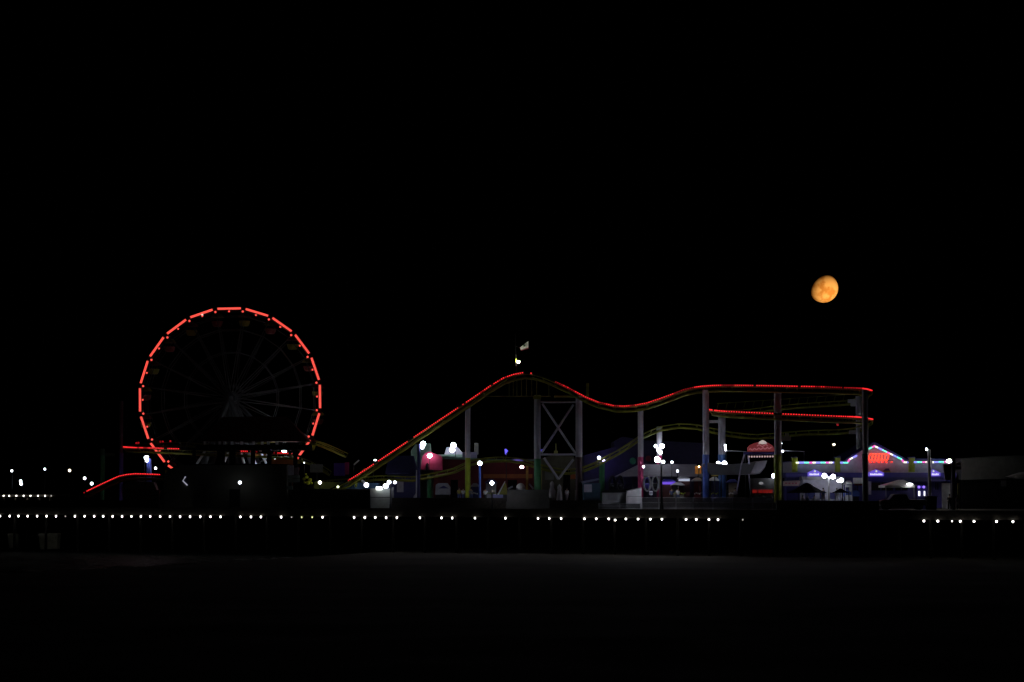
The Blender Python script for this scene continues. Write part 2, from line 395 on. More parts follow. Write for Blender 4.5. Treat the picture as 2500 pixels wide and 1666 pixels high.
lamp([(825, 1189, 3.8, 3.5)], 5, 'dull yellowish small lamp at the foot of the lift hill', s=3, col=(.9, 1, .6))
lamp([(1033, 1084, 7, 7, 60), (1031, 1092.5, 5, 5, 40)], 4, 'tall navy pole with a blazing double flood lamp beside the lift hill', pole_px=1022, pm=G_NAVY, polew=9)
lamp([(1107, 1087.5, 7, 7, 80), (1104, 1099, 7.2, 6.5, 60)], 22, 'blazing double flood lamp over the green wall', pole_px=1112)
lamp([(1049, 1113, 6.4, 6)], 13.2, 'white flood lamp throwing pink light on the wall below', s=60, col=(1, .82, .9))
lamp([(1171.6, 1131.5, 6, 6)], 3, 'slim blue lamp post with one bright globe in front of the red wall', s=40, pm=G_BLUE, polew=6.5)
lamp([(1201, 1179.5, 5.2, 5.2)], .2, 'white globe lamp low in front of the red hall', s=130)
lamp([(894.5, 1184.5, 6.3, 6)], 6, 'white lamp between the lift hill foot and the equipment box', s=30)
lamp([(950, 1177.5, 5.8, 5.6, 14), (942, 1187, 7.4, 6.6, 14), (964, 1178, 4.8, 4.6, 12)], .2, 'cluster of three white lamps above the equipment box', pole_px=953)
lamp([(1462.5, 1118, 4.6, 4.6)], 9, 'white lamp beside the yellow track above the green column', s=35)
lamp([(1601, 1089.6, 4.6, 4.6, 35), (1616.5, 1089.5, 6.3, 6, 50), (1608, 1099, 5.5, 5, 45), (1612.5, 1105, 5.5, 4.5, 45)], 14, 'four blazing flood lamps clustered on a pale pole', pole_px=1610, pm=G_GREY)
lamp([(1604.6, 1122.6, 7, 6.8, 380), (1619, 1128, 5, 4.7, 25)], -.05, 'tall black lamp post with a large and a small globe', pole_px=1615, polew=5.5)
lamp([(1640.6, 1129, 4, 3.9)], 9, 'small white lamp right of the black lamp post', s=20)
lamp([(1570, 1140, 4.8, 3.5)], 8, 'flattened white lamp at the ridge of the grey canopy', s=40)
lamp([(1654, 1150.5, 3.6, 4.2)], 9.5, 'small white lamp in front of the grey canopy', s=14)
lamp([(1706.6, 1139.8, 2.9, 2.9)], 10, 'small amber lamp in front of the orange panel', s=22, col=(1, .72, .42))
lamp([(1694.5, 1088, 2.6, 4.6)], 30, 'dull lime-coloured lamp far behind the tracks', s=.9, col=(.6, .7, .25))
lamp([(1753.7, 1131.8, 5.8, 5.8, 30), (1768.5, 1132, 7, 6.8, 35)], 9.5, 'pair of bright lamps side by side in front of the blue columns', pole_px=1761)
lamp([(1770.5, 1088, 3.6, 3.6, 20), (1771.5, 1096, 3.0, 6.5, 20)], 13, 'narrow upright lamp beside the second blue column', pole_px=1774)
lamp([(1908.7, 1083, 2, 2)], 13, 'tiny white lamp at the top of the boat ride mast', s=4)
lamp([(1910.6, 1102, 3.7, 3.2)], 12.6, 'small white lamp right of the olive-based column', s=30)
lamp([(1890, 1162, 6.8, 6.7)], 6.0, 'bright lamp on a lime post left of the olive-based column', s=30, pole_px=1896, pm=G_OLIVE)
lamp([(2036, 1085.6, 4.2, 3.5)], 60, 'lone amber-white lamp in the dark sky above the arcade roof', s=8, col=(1, .85, .6))
lamp([(2012.8, 1162, 6.6, 6.5, 45), (2034, 1164, 6.6, 6.5, 45)], 6.5, 'twin-headed lamp on a pale post right of the large umbrella', pole_px=2024, pm=G_WHITE, pr=.1)
lamp([(2054, 1173, 6, 6.5, 30), (2047, 1174.5, 5, 4, 22)], 8, 'cluster of two lamps over the smaller umbrella', pole_px=2057)
lamp([(2317, 1126, 6.6, 4.8)], 11, 'wide white lamp at the right end of the coloured bulb line', s=190, col=(1, .96, .88), pole_px=2322)
lamp([(2262, 1097, 2.6, 2.8, 200)], 8, 'tall pale post with a leaning head in front of the arcade', pole_px=2270, pm=G_GREY, polew=9)

# ================================================================== FERRIS WHEEL
WY = 300.0; WC = V(566, 974, WY); WR = M(218.5, WY); ROT = R(1.1)
fw = thing('ferris_wheel', 'large round ferris wheel outlined in red light tubes, with dark spokes', 'ferris wheel', Vector((WC.x, WY, DECK)))
def wp(r, a, dy=0.0): return WC + Vector((-math.sin(a) * r, dy, math.cos(a) * r))      # a counter-clockwise from top
G_STEEL = mat('galvanised_steel', (0.06, 0.063, 0.063), 0.6)
N = 20
for k in range(N):
    a = ROT + 2 * math.pi * k / N; h = math.pi / N
    ap = M(218.3, WY); hl = M(28.2, WY)
    c = wp(ap, a, -1.95); tdir = Vector((-math.cos(a), 0, -math.sin(a)))
    MB().tube([c - tdir * hl, c + tdir * hl], M(2.7, WY), 10).build('light_tube', E_TUBE, fw, smooth=True)
    ro = wp(ap, a, -1.62); rd = (wp(ap, a, 0) - WC).normalized() * .24; ex = tdir * (hl + .35)
    m = MB(); q = [ro - ex - rd, ro + ex - rd, ro + ex + rd, ro - ex + rd]; m.prism(q, .08); q = [p_ + Vector((0, -.62, 0)) for p_ in (ro - ex - rd, ro + ex - rd, ro + ex - rd * .86, ro - ex - rd * .86)]; m.prism(q, .62); m.build('light_channel', G_BLACK, fw)  # added black backing and lip keep the tube light off the frame
    if True:
        MB().ball(wp(M(211.5, WY), a, -2.05), M(2.4, WY)).build('bulb', E_TUBE, fw, smooth=True)
        MB().ball(wp(M(213, WY), a + h, -2.05), M(2.7, WY)).build('bulb', E_TUBE, fw, smooth=True)
        m = MB(); m.tube([wp(M(211.5, WY), a, -1.86), wp(M(211.5, WY), a, -1.80)], M(4, WY), 10); m.build('bulb_plate', G_BLACK, fw)  # added discs behind the bulbs block their light from the wheel
        m = MB(); m.tube([wp(M(213, WY), a + h, -1.84), wp(M(213, WY), a + h, -1.78)], M(4.5, WY), 10); m.build('bulb_plate', G_BLACK, fw)
MB().ball(V(493.5, 768.5, WY - 1.9), M(3, WY)).build('white_bulb', emit('white_dot', (1, .95, .8), 1.5), fw)
for sgn in (-1, 1):
    m = MB(); y = sgn * 1.1
    for rr, tr in ((216, .07), (204, .06), (170, .07), (114, .07)):
        pts = [wp(M(rr, WY), ROT + math.pi / N + 2 * math.pi * k / N, y) for k in range(N + 1)]
        for k in range(N): m.tube([pts[k], pts[k + 1]], tr, 6)
    m.build('rim_frame', G_STEEL, fw)
    for k in range(N):
        a = ROT + math.pi / N + 2 * math.pi * k / N
        m = MB(); m.tube([wp(0.7, a + .35, y * 1.2), wp(M(216, WY), a, y)], .075, 6); m.tube([wp(0.7, a - .35, y * 1.2), wp(M(170, WY), a, y)], .05, 6)
        m.build('spoke', G_STEEL, fw)
m = MB(); m.tube([WC + Vector((0, -2.2, 0)), WC + Vector((0, 2.2, 0))], .8, 20); m.build('hub', G_STEEL, fw, smooth=True)
for sy in (-1, 1):
    for sx in (-1, 1):
        m = MB(); m.tube([WC + Vector((0, sy * 2.3, 0)), Vector((WC.x + sx * 5.6, WY + sy * 4.2, DECK))], .38, 12, .5); m.build('leg', G_STEEL, fw, smooth=True)
    m = MB(); m.tube([WC + Vector((0, sy * 2.2, .3)), Vector((WC.x + .6, WY + sy * 2.8, DECK))], .42, 12, .6); m.build('tower', G_STEEL, fw, smooth=True)
GC = [mat('gondola_yellow', (.30, .27, .03), .5), mat('gondola_red', (.22, .03, .03), .5)]
gp = None
for k in range(N):
    a = ROT + math.pi / N + 2 * math.pi * k / N; p = wp(M(213, WY), a)
    b_ = thing('gondola', 'x', 'x', p)
    for key in list(b_.keys()): del b_[key]
    b_.parent = fw; b_.location = p - fw.location
    q = MB(); q.tube([p + Vector((0, 0, -.65)), p + Vector((0, 0, -.15)), p + Vector((0, 0, 0.0))], 1.0, 16, .15); 
    q.build('canopy', GC[k % 2], b_, smooth=True)
    q = MB(); q.tube([p + Vector((0, 0, -1.95)), p + Vector((0, 0, -1.75)), p + Vector((0, 0, -1.2))], .55, 16, .85); q.build('bucket', GC[(k + 1) % 2], b_, smooth=True)
    q = MB()
    for s_ in (-1, 1): q.tube([p + Vector((s_ * .6, 0, -.6)), p + Vector((s_ * .6, 0, -1.3))], .03, 5)
    q.build('hanger', G_STEEL, b_)
for a, b_ in (((588, 1098), (596, 1132)), ((611, 1098), (626, 1138)), ((634, 1098), (650, 1132)), ((502, 1100), (480, 1134)), ((560, 1098), (548, 1128)), ((660, 1098), (648, 1120))):
    MB().tube([V(*a, WY - 3.4), V(*b_, WY - 3.6)], .17, 8).build('base_strut', G_WHITE, fw, smooth=True)
MB().tube([V(478, 1110, WY - 3), V(660, 1114, WY - 3)], .2, 8).build('base_rail', mat('orange_rail', (.5, .14, .02), .5), fw, smooth=True)
# pavilion in front of the lower wheel
pv = thing('pavilion', 'dark hipped-roof pavilion standing in front of the lower half of the wheel', 'pavilion', at(610, E(610, 9)))
Y = E(610, 9)
MB().roof(480, 752, 1078, 545, 700, 1018, Y, 5.5, 0.0).build('roof', mat('dark_red_roof', (.05, .012, .012), .8), pv)
m = MB(); m.rect(478, 1086, 754, 1099, Y + .1, 5.3); m.build('beam', G_BLACK, pv)
m = MB()
for x in (500, 536, 548, 566, 590, 618, 640, 655, 676): m.rect(x - 3, 1078, x + 3, 1086, Y + .3, .3)
m.build('eaves_bracket', G_WHITE, pv)
for x0, x1 in ((470, 477), (530, 548), (560, 574), (612, 622), (652, 662), (716, 726)):
    MB().slab([(x0, 1099), (x1, 1099), (x1, None), (x0, None)], Y + .3, .5).build('pillar', G_BLACK, pv)
MB().slab([(662, 1121), (716, 1121), (716, None), (662, None)], Y + 6, 1).build('wall', mat('orange_panel', (.28, .07, .03), .6), pv)
MB().slab([(470, 1135), (662, 1135), (662, None), (470, None)], Y + 1.2, .3).build('low_wall', G_BLACK, pv)

# ================================================================== ROLLER COASTER
co = thing('roller_coaster', 'long yellow steel roller coaster with red bulbs along its winding rails', 'roller coaster', at(1350, E(1350, 7)))
def pe(l): return [V(x, y, E(x, b)) for x, y, b in l]
A = [(805, 1196, 7), (850, 1174.5, 7), (911.5, 1135, 7), (996.5, 1078, 7), (1060, 1035.5, 7), (1116.5, 998, 7), (1160, 969, 7), (1199, 942, 7), (1229.6, 924, 7), (1253, 915.8, 7), (1278, 911, 7), (1298.7, 913, 7), (1325, 920, 7), (1353, 932, 7),
     (1387, 948, 7), (1429, 970.6, 7), (1460, 983, 7), (1497, 991.7, 7), (1523, 993, 7), (1549, 990.8, 7), (1578, 985.5, 7), (1610, 975, 7), (1641, 963.7, 7), (1670, 952.5, 7), (1697, 946.6, 7), (1743, 942.4, 6), (1834, 942.6, 4.5), (1945, 944.5, 4), (2014, 946, 5), (2054, 947.8, 6.5), (2105, 949.6, 10), (2129, 955, 14)]
A2 = [(2129, 955, 14), (2128, 962, 18), (2110, 970, 22), (2070, 977, 23), (1977, 983, 23), (1888, 990.6, 22), (1826, 998, 21), (1760, 1001, 18), (1733, 1002, 14)]
B = [(1729.5, 1001, 9), (1750, 1004, 6), (1771.5, 1005.7, 5), (1888, 1010.9, 4.5), (2007, 1016, 5), (2070, 1018.6, 7), (2101, 1020, 10), (2130, 1025, 14)]
B2 = [(2130, 1025, 14), (2127, 1036, 18), (2100, 1043, 21), (2049, 1048, 22), (1975, 1050, 22), (1911, 1054.4, 21), (1847.5, 1059.7, 20), (1784, 1054.4, 18), (1741, 1046, 17), (1699, 1035.7, 16), (1656, 1033, 15), (1614, 1039.5, 14), (1564, 1060, 13), (1532, 1082, 12), (1490, 1109, 11), (1458, 1128, 11), (1426, 1140, 11), (1394, 1145.5, 11), (1350, 1140, 11), (1303, 1127.5, 11), (1277, 1118.5, 11), (1235, 1114.5, 11), (1192, 1117, 11), (1150, 1125, 11), (1115, 1142, 11), (1047, 1157, 11), (1013, 1163, 11), (941, 1160, 12), (880, 1166, 13), (800, 1172, 14)]
C1 = [(206, 1204, 6), (213.6, 1199.7, 6), (242, 1186, 6), (272, 1172, 6), (291, 1163.6, 6), (310, 1159.7, 6), (331, 1157.8, 6), (367.6, 1158.7, 6), (401, 1160.4, 6), (440, 1168, 7)]
C2 = [(299.6, 1092, 20), (325, 1093.7, 17), (374, 1095, 15), (439, 1097, 14), (587, 1102.8, 14), (605, 1103, 14), (670, 1107, 14), (712, 1109, 14), (760, 1125, 15), (800, 1150, 15)]
C3 = [(299.6, 1092, 20), (303, 1089, 24), (338, 1083, 27), (397, 1080, 28), (450, 1079, 28), (545, 1083, 28), (700, 1066, 28), (775, 1075, 28), (850, 1106, 27)]
def track(pts_, name, spine=True, k=1.0, label=None):
    P = catmull(pe(pts_), 1.2); side = []
    for i, p in enumerate(P):
        d = P[min(i + 1, len(P) - 1)] - P[max(i - 1, 0)]; n = Vector((-d.y, d.x, 0))
        if n.length < 1e-6: n = Vector((0, 1, 0))
        n.normalize()
        if n.y < 0 and i == 0: n.negate()
        if side and n.dot(side[-1]) < 0: n.negate()
        side.append(n)
    near = [p + Vector((0, 0, -.12)) for p in P]; farr = [p + s * 1.15 + Vector((0, 0, -.12)) for p, s in zip(P, side)]
    sp = [p + s * .57 + Vector((0, 0, -.62)) for p, s in zip(P, side)]
    rails = MB(); rails.tube(near, .075, 7); rails.tube(farr, .075, 7); o = rails.build(name, G_YEL, co, smooth=True)
    if label: o['label'] = label
    tm = MB().tube(sp, .17, 8)
    for i in range(0, len(P), 1):
        tm.tube([near[i], sp[i], farr[i]], .045, 4)
    tm.build('spine_and_ties', G_YEL, co, smooth=True)
    return P
PA = track(A, 'rails'); track(A2, 'rails'); PB = track(B, 'rails'); track(B2, 'rails'); PC1 = track(C1, 'rails'); PC2 = track(C2, 'rails'); track(C3, 'rails')
# maintenance walkway with handrail along the lift hill
wk = MB(); Q = catmull(pe([(x, y + 9, b + 1.4) for x, y, b in A[1:12]]), 2.0)
for i in range(len(Q) - 1):
    a, b_ = Q[i], Q[i + 1]; n = Vector((0, 1, 0)) * .7
    wk.add([a, b_, b_ + n, a + n, a - Vector((0, 0, .06)), b_ - Vector((0, 0, .06)), b_ + n - Vector((0, 0, .06)), a + n - Vector((0, 0, .06))], [(0, 1, 2, 3), (7, 6, 5, 4), (0, 4, 5, 1), (3, 2, 6, 7)])
wk.build('walkway', mat('walkway_grating', (.07, .07, .02), .7), co)
hr = MB(); hr.tube([q + Vector((0, .7, 1.0)) for q in Q], .03, 5)
for q in Q[::2]: hr.tube([q + Vector((0, .7, 0)), q + Vector((0, .7, 1.0))], .025, 4)
hr.build('handrail', G_DARK, co)
# bulbs
BULBS = []                                           # (px, point, dim)
def along(P, gaps, dims, pitch):
    acc = 0; last = None; out = []
    def pxof(p):
        d = p - Vector((0, 0, CAMZ)); z = d.dot(FW); return 1250 + d.x / z * F
    dist = 0; nxt = 0
    for i in range(len(P) - 1):
        a, b_ = P[i], P[i + 1]; L = (b_ - a).length
        while nxt <= dist + L:
            p = a.lerp(b_, (nxt - dist) / L); x = pxof(p); nxt += pitch
            if any(g0 <= x <= g1 for g0, g1 in gaps): continue
            out.append((p + Vector((0, -.22, .04)), any(g0 <= x <= g1 for g0, g1 in dims)))
        dist += L
    return out
BL = along(PA, [(700, 850), (912, 923.5), (997, 1009.5), (1117.5, 1127), (1130.5, 1136), (1199.8, 1205), (1275.5, 1281), (1285, 1294), (1300, 1352), (1837, 1843), (1946.5, 1954), (2055.5, 2059)],
           [(850, 855), (1172, 1180), (1217, 1222), (1231, 1236), (1356, 1375), (1379, 1384), (1389, 1404), (1461, 1479), (1498, 1508), (1537, 1547), (1643, 1669), (1672, 1693), (1764, 1776), (1779, 1793), (1989, 2000), (2015, 2022), (2026, 2055), (2060, 2104)], .30)
BL += along(PB, [(1740, 1744), (1889, 1909.5), (2012, 2014.5), (2103, 2114)], [], .33)
BL += along(PC1, [(207.5, 212), (392, 399.5), (402.5, 500)], [(200, 211)], .27)
BL += along(PC2, [(399, 409), (440.5, 585), (606.5, 612), (629, 668), (672.5, 678), (705.5, 711), (714, 900)], [(334, 341), (350, 360), (611, 630), (668, 672), (711, 714)], .30)
for P_ in (PA, PB, PC1, PC2):
    strip = MB()
    for i in range(len(P_) - 1):
        a, b_ = P_[i] + Vector((0, -.10, .03)), P_[i + 1] + Vector((0, -.10, .03)); z_ = Vector((0, 0, .11)); t_ = Vector((0, .03, 0))
        if (b_ - a).length > 4: continue
        strip.add([a - z_, b_ - z_, b_ + z_, a + z_, a - z_ + t_, b_ - z_ + t_, b_ + z_ + t_, a + z_ + t_], [(0, 1, 2, 3), (7, 6, 5, 4), (3, 2, 6, 7), (0, 4, 5, 1)])
    strip.build('bulb_channel', G_BLACK, co)  # added black strip, keeps red bulb light off the track
order = sorted(range(len(BL)), key=lambda i: (BL[i][1], BL[i][0].y))
bm_ = MB(); bm_.ball((0, 0, 0), .088, nu=8, nv=5); bme = bm_.mesh('bulb', E_RED, Vector((0, 0, 0)))
for i in order[:100]:
    o = bpy.data.objects.new('bulb', bme); COL.objects.link(o); o.parent = co; o.location = BL[i][0] - co.location
rest = MB(); 
for i in order[100:]:
    rest.m = 1 if BL[i][1] else 0
    rest.ball(BL[i][0], .088, nu=8, nv=5)
o = rest.build('bulb_string', [E_RED, E_REDDIM], co); o['kind'] = 'stuff'
for x, y in ((333, 1082.3), (338, 1081.7), (385, 1079.6), (391, 1079), (397, 1078.6), (416, 1077.6), (2045, 1037.5)):
    MB().ball(V(x, y, E(x, 26) if x < 1000 else E(x, 20)), .15).build('dim_bulb', E_REDDIM, co)
# columns
def column(px, y0, yc, y1, wpx, back, lowm, arms=(), up=None):
    Y = E(px, back); o = MB().col(px, y0, yc, wpx, Y).build('support_column', up or G_COLW, co, smooth=True)
    MB().col(px, yc + .2, y1, wpx * 1.03, Y).build('column_base', lowm, co, smooth=True)
    for x0, yy0, x1, yy1 in arms: MB().rect(x0, yy0, x1, yy1, Y - .2, .5).build('bracket', up or G_COLW, co)
column(1142, 993, 1118, None, 12.5, 8.6, G_OLIVE)
column(1312, 965, 1120, None, 16, 8, G_GREEN)
column(1413.5, 968, 1116, None, 16, 8, mat('maroon_paint', (.045, .012, .016), .5))
column(1564, 998, 1116, None, 13.5, 8, G_PINK)
column(1610, 1042, 1113, None, 13.5, 15.5, G_PINK)
column(1723.5, 952, 1110, None, 15.5, 7, G_BLUE)
column(1762.5, 1012, 1110, None, 18, 15, mat('mid_blue_paint', (.05, .14, .42), .5), [(1729, 1026, 1754, 1033)])
column(1899, 952, 1110, None, 18, 5.6, G_OLIVE, [(1908, 1066, 1931, 1076), (1918, 1058, 1926, 1066)])
column(2097, 968, 1105, None, 15, 20, G_OLIVE, [(2071, 975, 2090, 984), (2078, 984, 2090, 992), (2074, 1051, 2090, 1060)])
column(2112.5, 952, 1108, None, 14.5, 5, mat('black_column_base', (.02, .02, .022), .5))
column(250.5, 1096, 1112, None, 10.5, 22, G_GREEN, [(256, 1106, 279, 1114)], up=mat('dark_green', (.03, .06, .03), .6))
column(296, 980, 1106, None, 9.5, 19, G_PURP, up=mat('dark_plum', (.05, .03, .05), .6))
column(364, 1120, 1158, None, 12, 12, G_PURP, up=mat('bright_blue', (.12, .16, .62), .5))
column(1469.5, 1128, 1130, None, 13, 12, G_GREEN)
column(1048.5, 1158, 1160, None, 10, 11.5, G_GREEN)
column(937, 1161, 1165, None, 3, 12, G_YEL)
column(1324.5, 1143, 1146, None, 6.5, 11.5, G_OLIVE)
Y = E(1362, 8)
for a, b_ in (((1324, 986), (1405, 1108)), ((1400, 988), (1322, 1106)), ((1328, 1118), (1363, 1170)), ((1400, 1122), (1363, 1170))):
    MB().tube([V(*a, Y + (.25 if a[0] > 1390 else -.1)), V(*b_, Y + (.25 if a[0] > 1390 else -.1))], .15, 8).build('brace', G_COLW, co, smooth=True)
for y in (982, 1110): MB().tube([V(1320, y, Y), V(1406, y, Y)], .13, 8).build('cross_beam', G_COLW, co, smooth=True)
MB().rect(1302, 966, 1321, 974, Y - .5, 1.4).build('platform', G_YEL, co)
MB().rect(1353, 966, 1422, 970.5, Y - .5, 1.4).build('platform', G_YEL, co)
MB().rect(1431, 936, 1438, 984, Y + 1.5, .4).build('signal_post', G_YEL, co)
m = MB(); cr_ = [(1243, 930), (1253, 926), (1262, 923), (1273, 921), (1285, 921), (1298, 923), (1310, 930), (1340, 936)]
for x, y in cr_: m.tube([V(x, y, Y), V(x, 968, Y)], .07, 5)
m.tube([V(1240, 968, Y), V(1345, 968, Y)], .09, 6); m.tube([V(1180, 968, Y), V(1240, 968, Y)], .06, 6)
m.build('crest_frame', mat('olive_steel', (.14, .13, .03), .6), co)
m = MB()
for x in range(1750, 2060, 22): 
    yy = 1001 - (x - 1750) * .072
    m.tube([V(x, yy - 1, E(x, 22)), V(x + 4, yy - 15, E(x, 23))], .06, 5)
m.tube([V(1750, 986, E(1750, 23)), V(2066, 964, E(2066, 23))], .05, 5)
m.build('catwalk_rail', G_YEL, co)
# flag pole on the crest
fp = thing('flag_pole', 'thin flag pole on the coaster crest flying a white flag with red hem', 'flag pole', V(1260.5, 912, E(1260, 8)))
Y = E(1260, 8)
MB().tube([V(1260.5, 912, Y), V(1258.5, 815, Y)], .04, 8, .025).build('pole', G_DARK, fp)
fl = MB(); nx, nz_ = 10, 6
for side_ in (0, 1):
    vs = []
    for j in range(nz_ + 1):
        for i in range(nx + 1):
            u = i / nx; v = j / nz_
            tl = Vector((1269.5, 849)); tr = Vector((1290, 833)); bl = Vector((1272, 856.5)); br = Vector((1290, 852))
            p = tl.lerp(tr, u).lerp(bl.lerp(br, u), v)
            vs.append(V(p.x, p.y, Y + .10 * math.sin(u * 6 + v) + side_ * .02))
    fl.m = 0
    for j in range(nz_):
        fl.m = 1 if j == nz_ - 1 else 0
        if j == 0: base = len(fl.v); fl.v += vs
        for i in range(nx):
            q = base + j * (nx + 1) + i; fl.f.append((q, q + 1, q + nx + 2, q + nx + 1)); fl.mi.append(fl.m)
fl.build('flag', [G_WHITE, mat('flag_red', (.5, .03, .04), .7)], fp)
MB().tube([V(1280, 844, Y - .16), V(1281, 844.6, Y + .35)], M(2.8, Y), 9).build('emblem', mat('flag_emblem', (.06, .12, .06), .7), fp)
MB().tube([V(1260.5, 846, Y), V(1270, 850, Y)], .015, 4).build('halyard', G_GREY, fp)
fl_ = thing('flood_light', 'small yellowish-white flood light at the foot of the flag pole', 'lamp', V(1264, 888, Y - .3))
MB().ball(V(1265.3, 884, Y - .9), 1, (M(3.6, Y), .2, M(2.6, Y)), 14, 8).build('lamp_lens', emit('flood_glow', (1, 1, .86), 170), fl_, smooth=True)
MB().rect(1259.2, 876, 1262, 885, Y - .35, .2).build('bracket', G_OLIVE, fl_)
c = V(1265.3, 886.8, Y - .9); MB().tube([c - Vector((0, 0, .12)), c], .1, 14, .32).build('lamp_bowl', G_DARK, fl_, smooth=True)  # bowl added to block the flood light from the crest below
MB().tube([V(1265, 888, Y - .9), V(1262, 905, Y - .2)], .03, 6).build('stem', G_DARK, fl_)

# ================================================================== RIGHT: ARCADE WITH COLOURED BULBS
AY = E(2130, 16)
ar = thing('arcade_building', 'long pale and purple arcade hall with gabled front, lime pilasters and coloured bulbs', 'building', at(2130, AY))
wall = [(1935, 1126), (2064, 1126), (2070, 1118), (2135, 1086), (2208, 1121), (2212, 1126), (2330, 1125), (2330, 1155), (1935, 1155)]
MB().slab(wall, AY, 12).build('upper_wall', G_LILAC, ar)
MB().slab([(1930, 1126), (2062, 1126), (2135, 1079), (2212, 1120), (2332, 1120), (2332, 1124), (2212, 1124.5), (2204, 1121), (2135, 1084.5), (2066, 1120), (2062, 1127.5), (1930, 1127.5)][::1], AY - .5, 13).build('roof_edge', G_NAVY, ar)
MB().rect(1918, 1154.4, 2336, 1166, AY - 2.2, 14).build('fascia_band', G_PURP, ar)
MB().rect(1920, 1166, 2334, 1176, AY - 1.9, 2).build('awning_soffit', G_NAVY, ar)
MB().slab([(1920, 1176), (2334, 1176), (2334, None), (1920, None)], AY - .2, 12).build('ground_floor_wall', G_PURP, ar)
for x0, x1 in ((2122, 2180), (2186, 2216), (2284, 2291), (2306, 2318)):
    w_ = MB().rect(x0, 1178, x1, 1196 if x0 > 2250 else 1198, AY - .35, .12).build('window', G_GLASS, ar)
    fr = MB(); fr.rect(x0 - 1.5, 1176.5, x1 + 1.5, 1178.4, AY - .45, .2); fr.rect((x0 + x1) / 2 - .8, 1178, (x0 + x1) / 2 + .8, 1197, AY - .45, .08); fr.build('frame', G_PURP, w_)
for x0, x1 in ((1935, 1947.5), (2040, 2052), (2220, 2233.5)):
    MB().rect(x0, 1118, x1, 1153, AY - .7, .8).build('pilaster', G_OLIVE, ar)
    MB().rect(x0 - 1.5, 1115.5, x1 + 1.5, 1118, AY - .85, 1.1).build('pilaster_cap', G_NAVY, ar)
MB().slab([(2301, 1180), (2327, 1180), (2327, None), (2301, None)], AY - .9, .5).build('door_panel', G_WHITE, ar)
MB().slab([(2119.5, 1172), (2127, 1172), (2127, 1208), (2119.5, 1208)], AY - 1.6, .3).build('porch_post', G_WHITE, ar)
MB().slab([(2157, 1150), (2163, 1144), (2170, 1144), (2173, 1150)], AY - .5, .4).build('roof_vent', G_NAVY, ar)
MB().rect(2157, 1150, 2174, 1153.5, AY - .6, .4).build('vent_sill', G_OLIVE, ar)
cols = [emit('bulb_%s' % n, c, 1.9, False) for n, c in (('pearl', (.95, 1, .72)), ('violet', (.25, .24, 1)), ('aqua', (.12, .95, .62)), ('pink', (1, .07, .5)))]
cols = [MATS['bulb_' + c_] for c_ in ('pearl', 'pearl', 'violet', 'violet', 'violet', 'aqua', 'aqua', 'aqua', 'pink', 'pink')]
bms = {}
def cb(p, m):
    if m.name not in bms: bms[m.name] = MB().ball((0, 0, 0), M(2.1, AY), nu=8, nv=5).mesh('bulb', m, Vector((0, 0, 0)))
    o = bpy.data.objects.new('bulb', bms[m.name]); COL.objects.link(o); o.parent = ar; o.location = p - ar.location
ci = 0
for pl in ([(1945, 1130), (2038, 1129.7)], [(2053, 1129.8), (2069, 1130.3), (2074, 1122), (2092, 1112.5)], [(2120, 1097), (2135, 1089.5), (2202, 1122), (2206, 1129), (2219, 1129.3)], [(2233, 1129), (2264.5, 1128.6)], [(2278, 1128.8), (2312, 1128)]):
    pts = [Vector((*p, 0)) for p in pl]; d = 0; nx_ = 0
    for a, b_ in zip(pts, pts[1:]):
        L = (b_ - a).length
        while nx_ <= d + L:
            p = a.lerp(b_, (nx_ - d) / L); cb(V(p.x, p.y, AY - .9), cols[ci % 10]); ci += 1; nx_ += 4.05
        d += L
# red neon sign: slanting loops over a row of small marks
ns = thing('neon_sign', 'glowing red neon sign of slanted loops under the gable', 'sign', V(2146, 1134, AY - .8)); ns['category'] = 'sign'
E_NEON = emit('neon_glow', (1, .06, .03), 2.2); E_NEON2 = emit('neon_dim', (1, .05, .035), 1.4)
for i in range(6):
    cx = 2126 + i * 7.7; m = MB()
    pts = []
    for j in range(17):
        a = 2 * math.pi * j / 16
        pts.append(V(cx + 4.6 * math.cos(a) + 1.6 * math.sin(a), 1116.5 - 8.6 * math.sin(a), AY - .9))
    m.tube(pts, M(1.6, AY), 6, caps=False); m.build('letter', E_NEON, ns)
for i, x in enumerate((2125, 2134.5, 2145, 2154.5, 2164, 2177)):
    MB().tube([V(x - 2.6, 1127 + (i % 2) * 2, AY - .9), V(x + 2.4, 1130.2 - (i % 2) * 2, AY - .9)], M(2.1, AY), 6).build('small_letter', E_NEON2, ns)
MB().rect(2120, 1124, 2181, 1125.2, AY - .75, .15).build('backing_rail', G_DARK, ns)
# violet lit pediment signs
E_VIO = emit('violet_panel_glow', (.13, .08, .62), 1.0); E_VW = emit('violet_white_glow', (.75, .72, 1), 1.1)
for (x0, x1, lab) in ((1973, 2006, 'violet lit pediment sign left of the twin-headed lamp'), (2121, 2158, 'violet lit pediment sign under the red neon'), (2272, 2296, 'violet lit pediment sign right of the tall pale post')):
    sg = thing('pediment_sign', lab, 'sign', V((x0 + x1) / 2, 1163.5, AY - 2.6), 'violet pediment signs on the arcade'); cx = (x0 + x1) / 2 if x0 < 2200 else 2279
    yb = 1163
    MB().slab([(x0, yb), (x0, 1154), (cx, 1146), (x1, 1155), (x1, yb)], AY - 2.7, .4).build('panel', E_VIO, sg)
    m = MB(); n = int((x1 - x0 - 6) / 3.4)
    for i in range(n):
        xx = x0 + 3.5 + i * 3.4; m.rect(xx, 1156 + (i * 7 % 3) * .5, xx + 2.5, 1160.5, AY - 2.8, .08)
    m.build('lettering', E_VW, sg)
    MB().ball(V(cx, 1151, AY - 2.85), M(2.3, AY)).build('crest', emit('cream_glow', (.8, .85, .6), .9), sg)

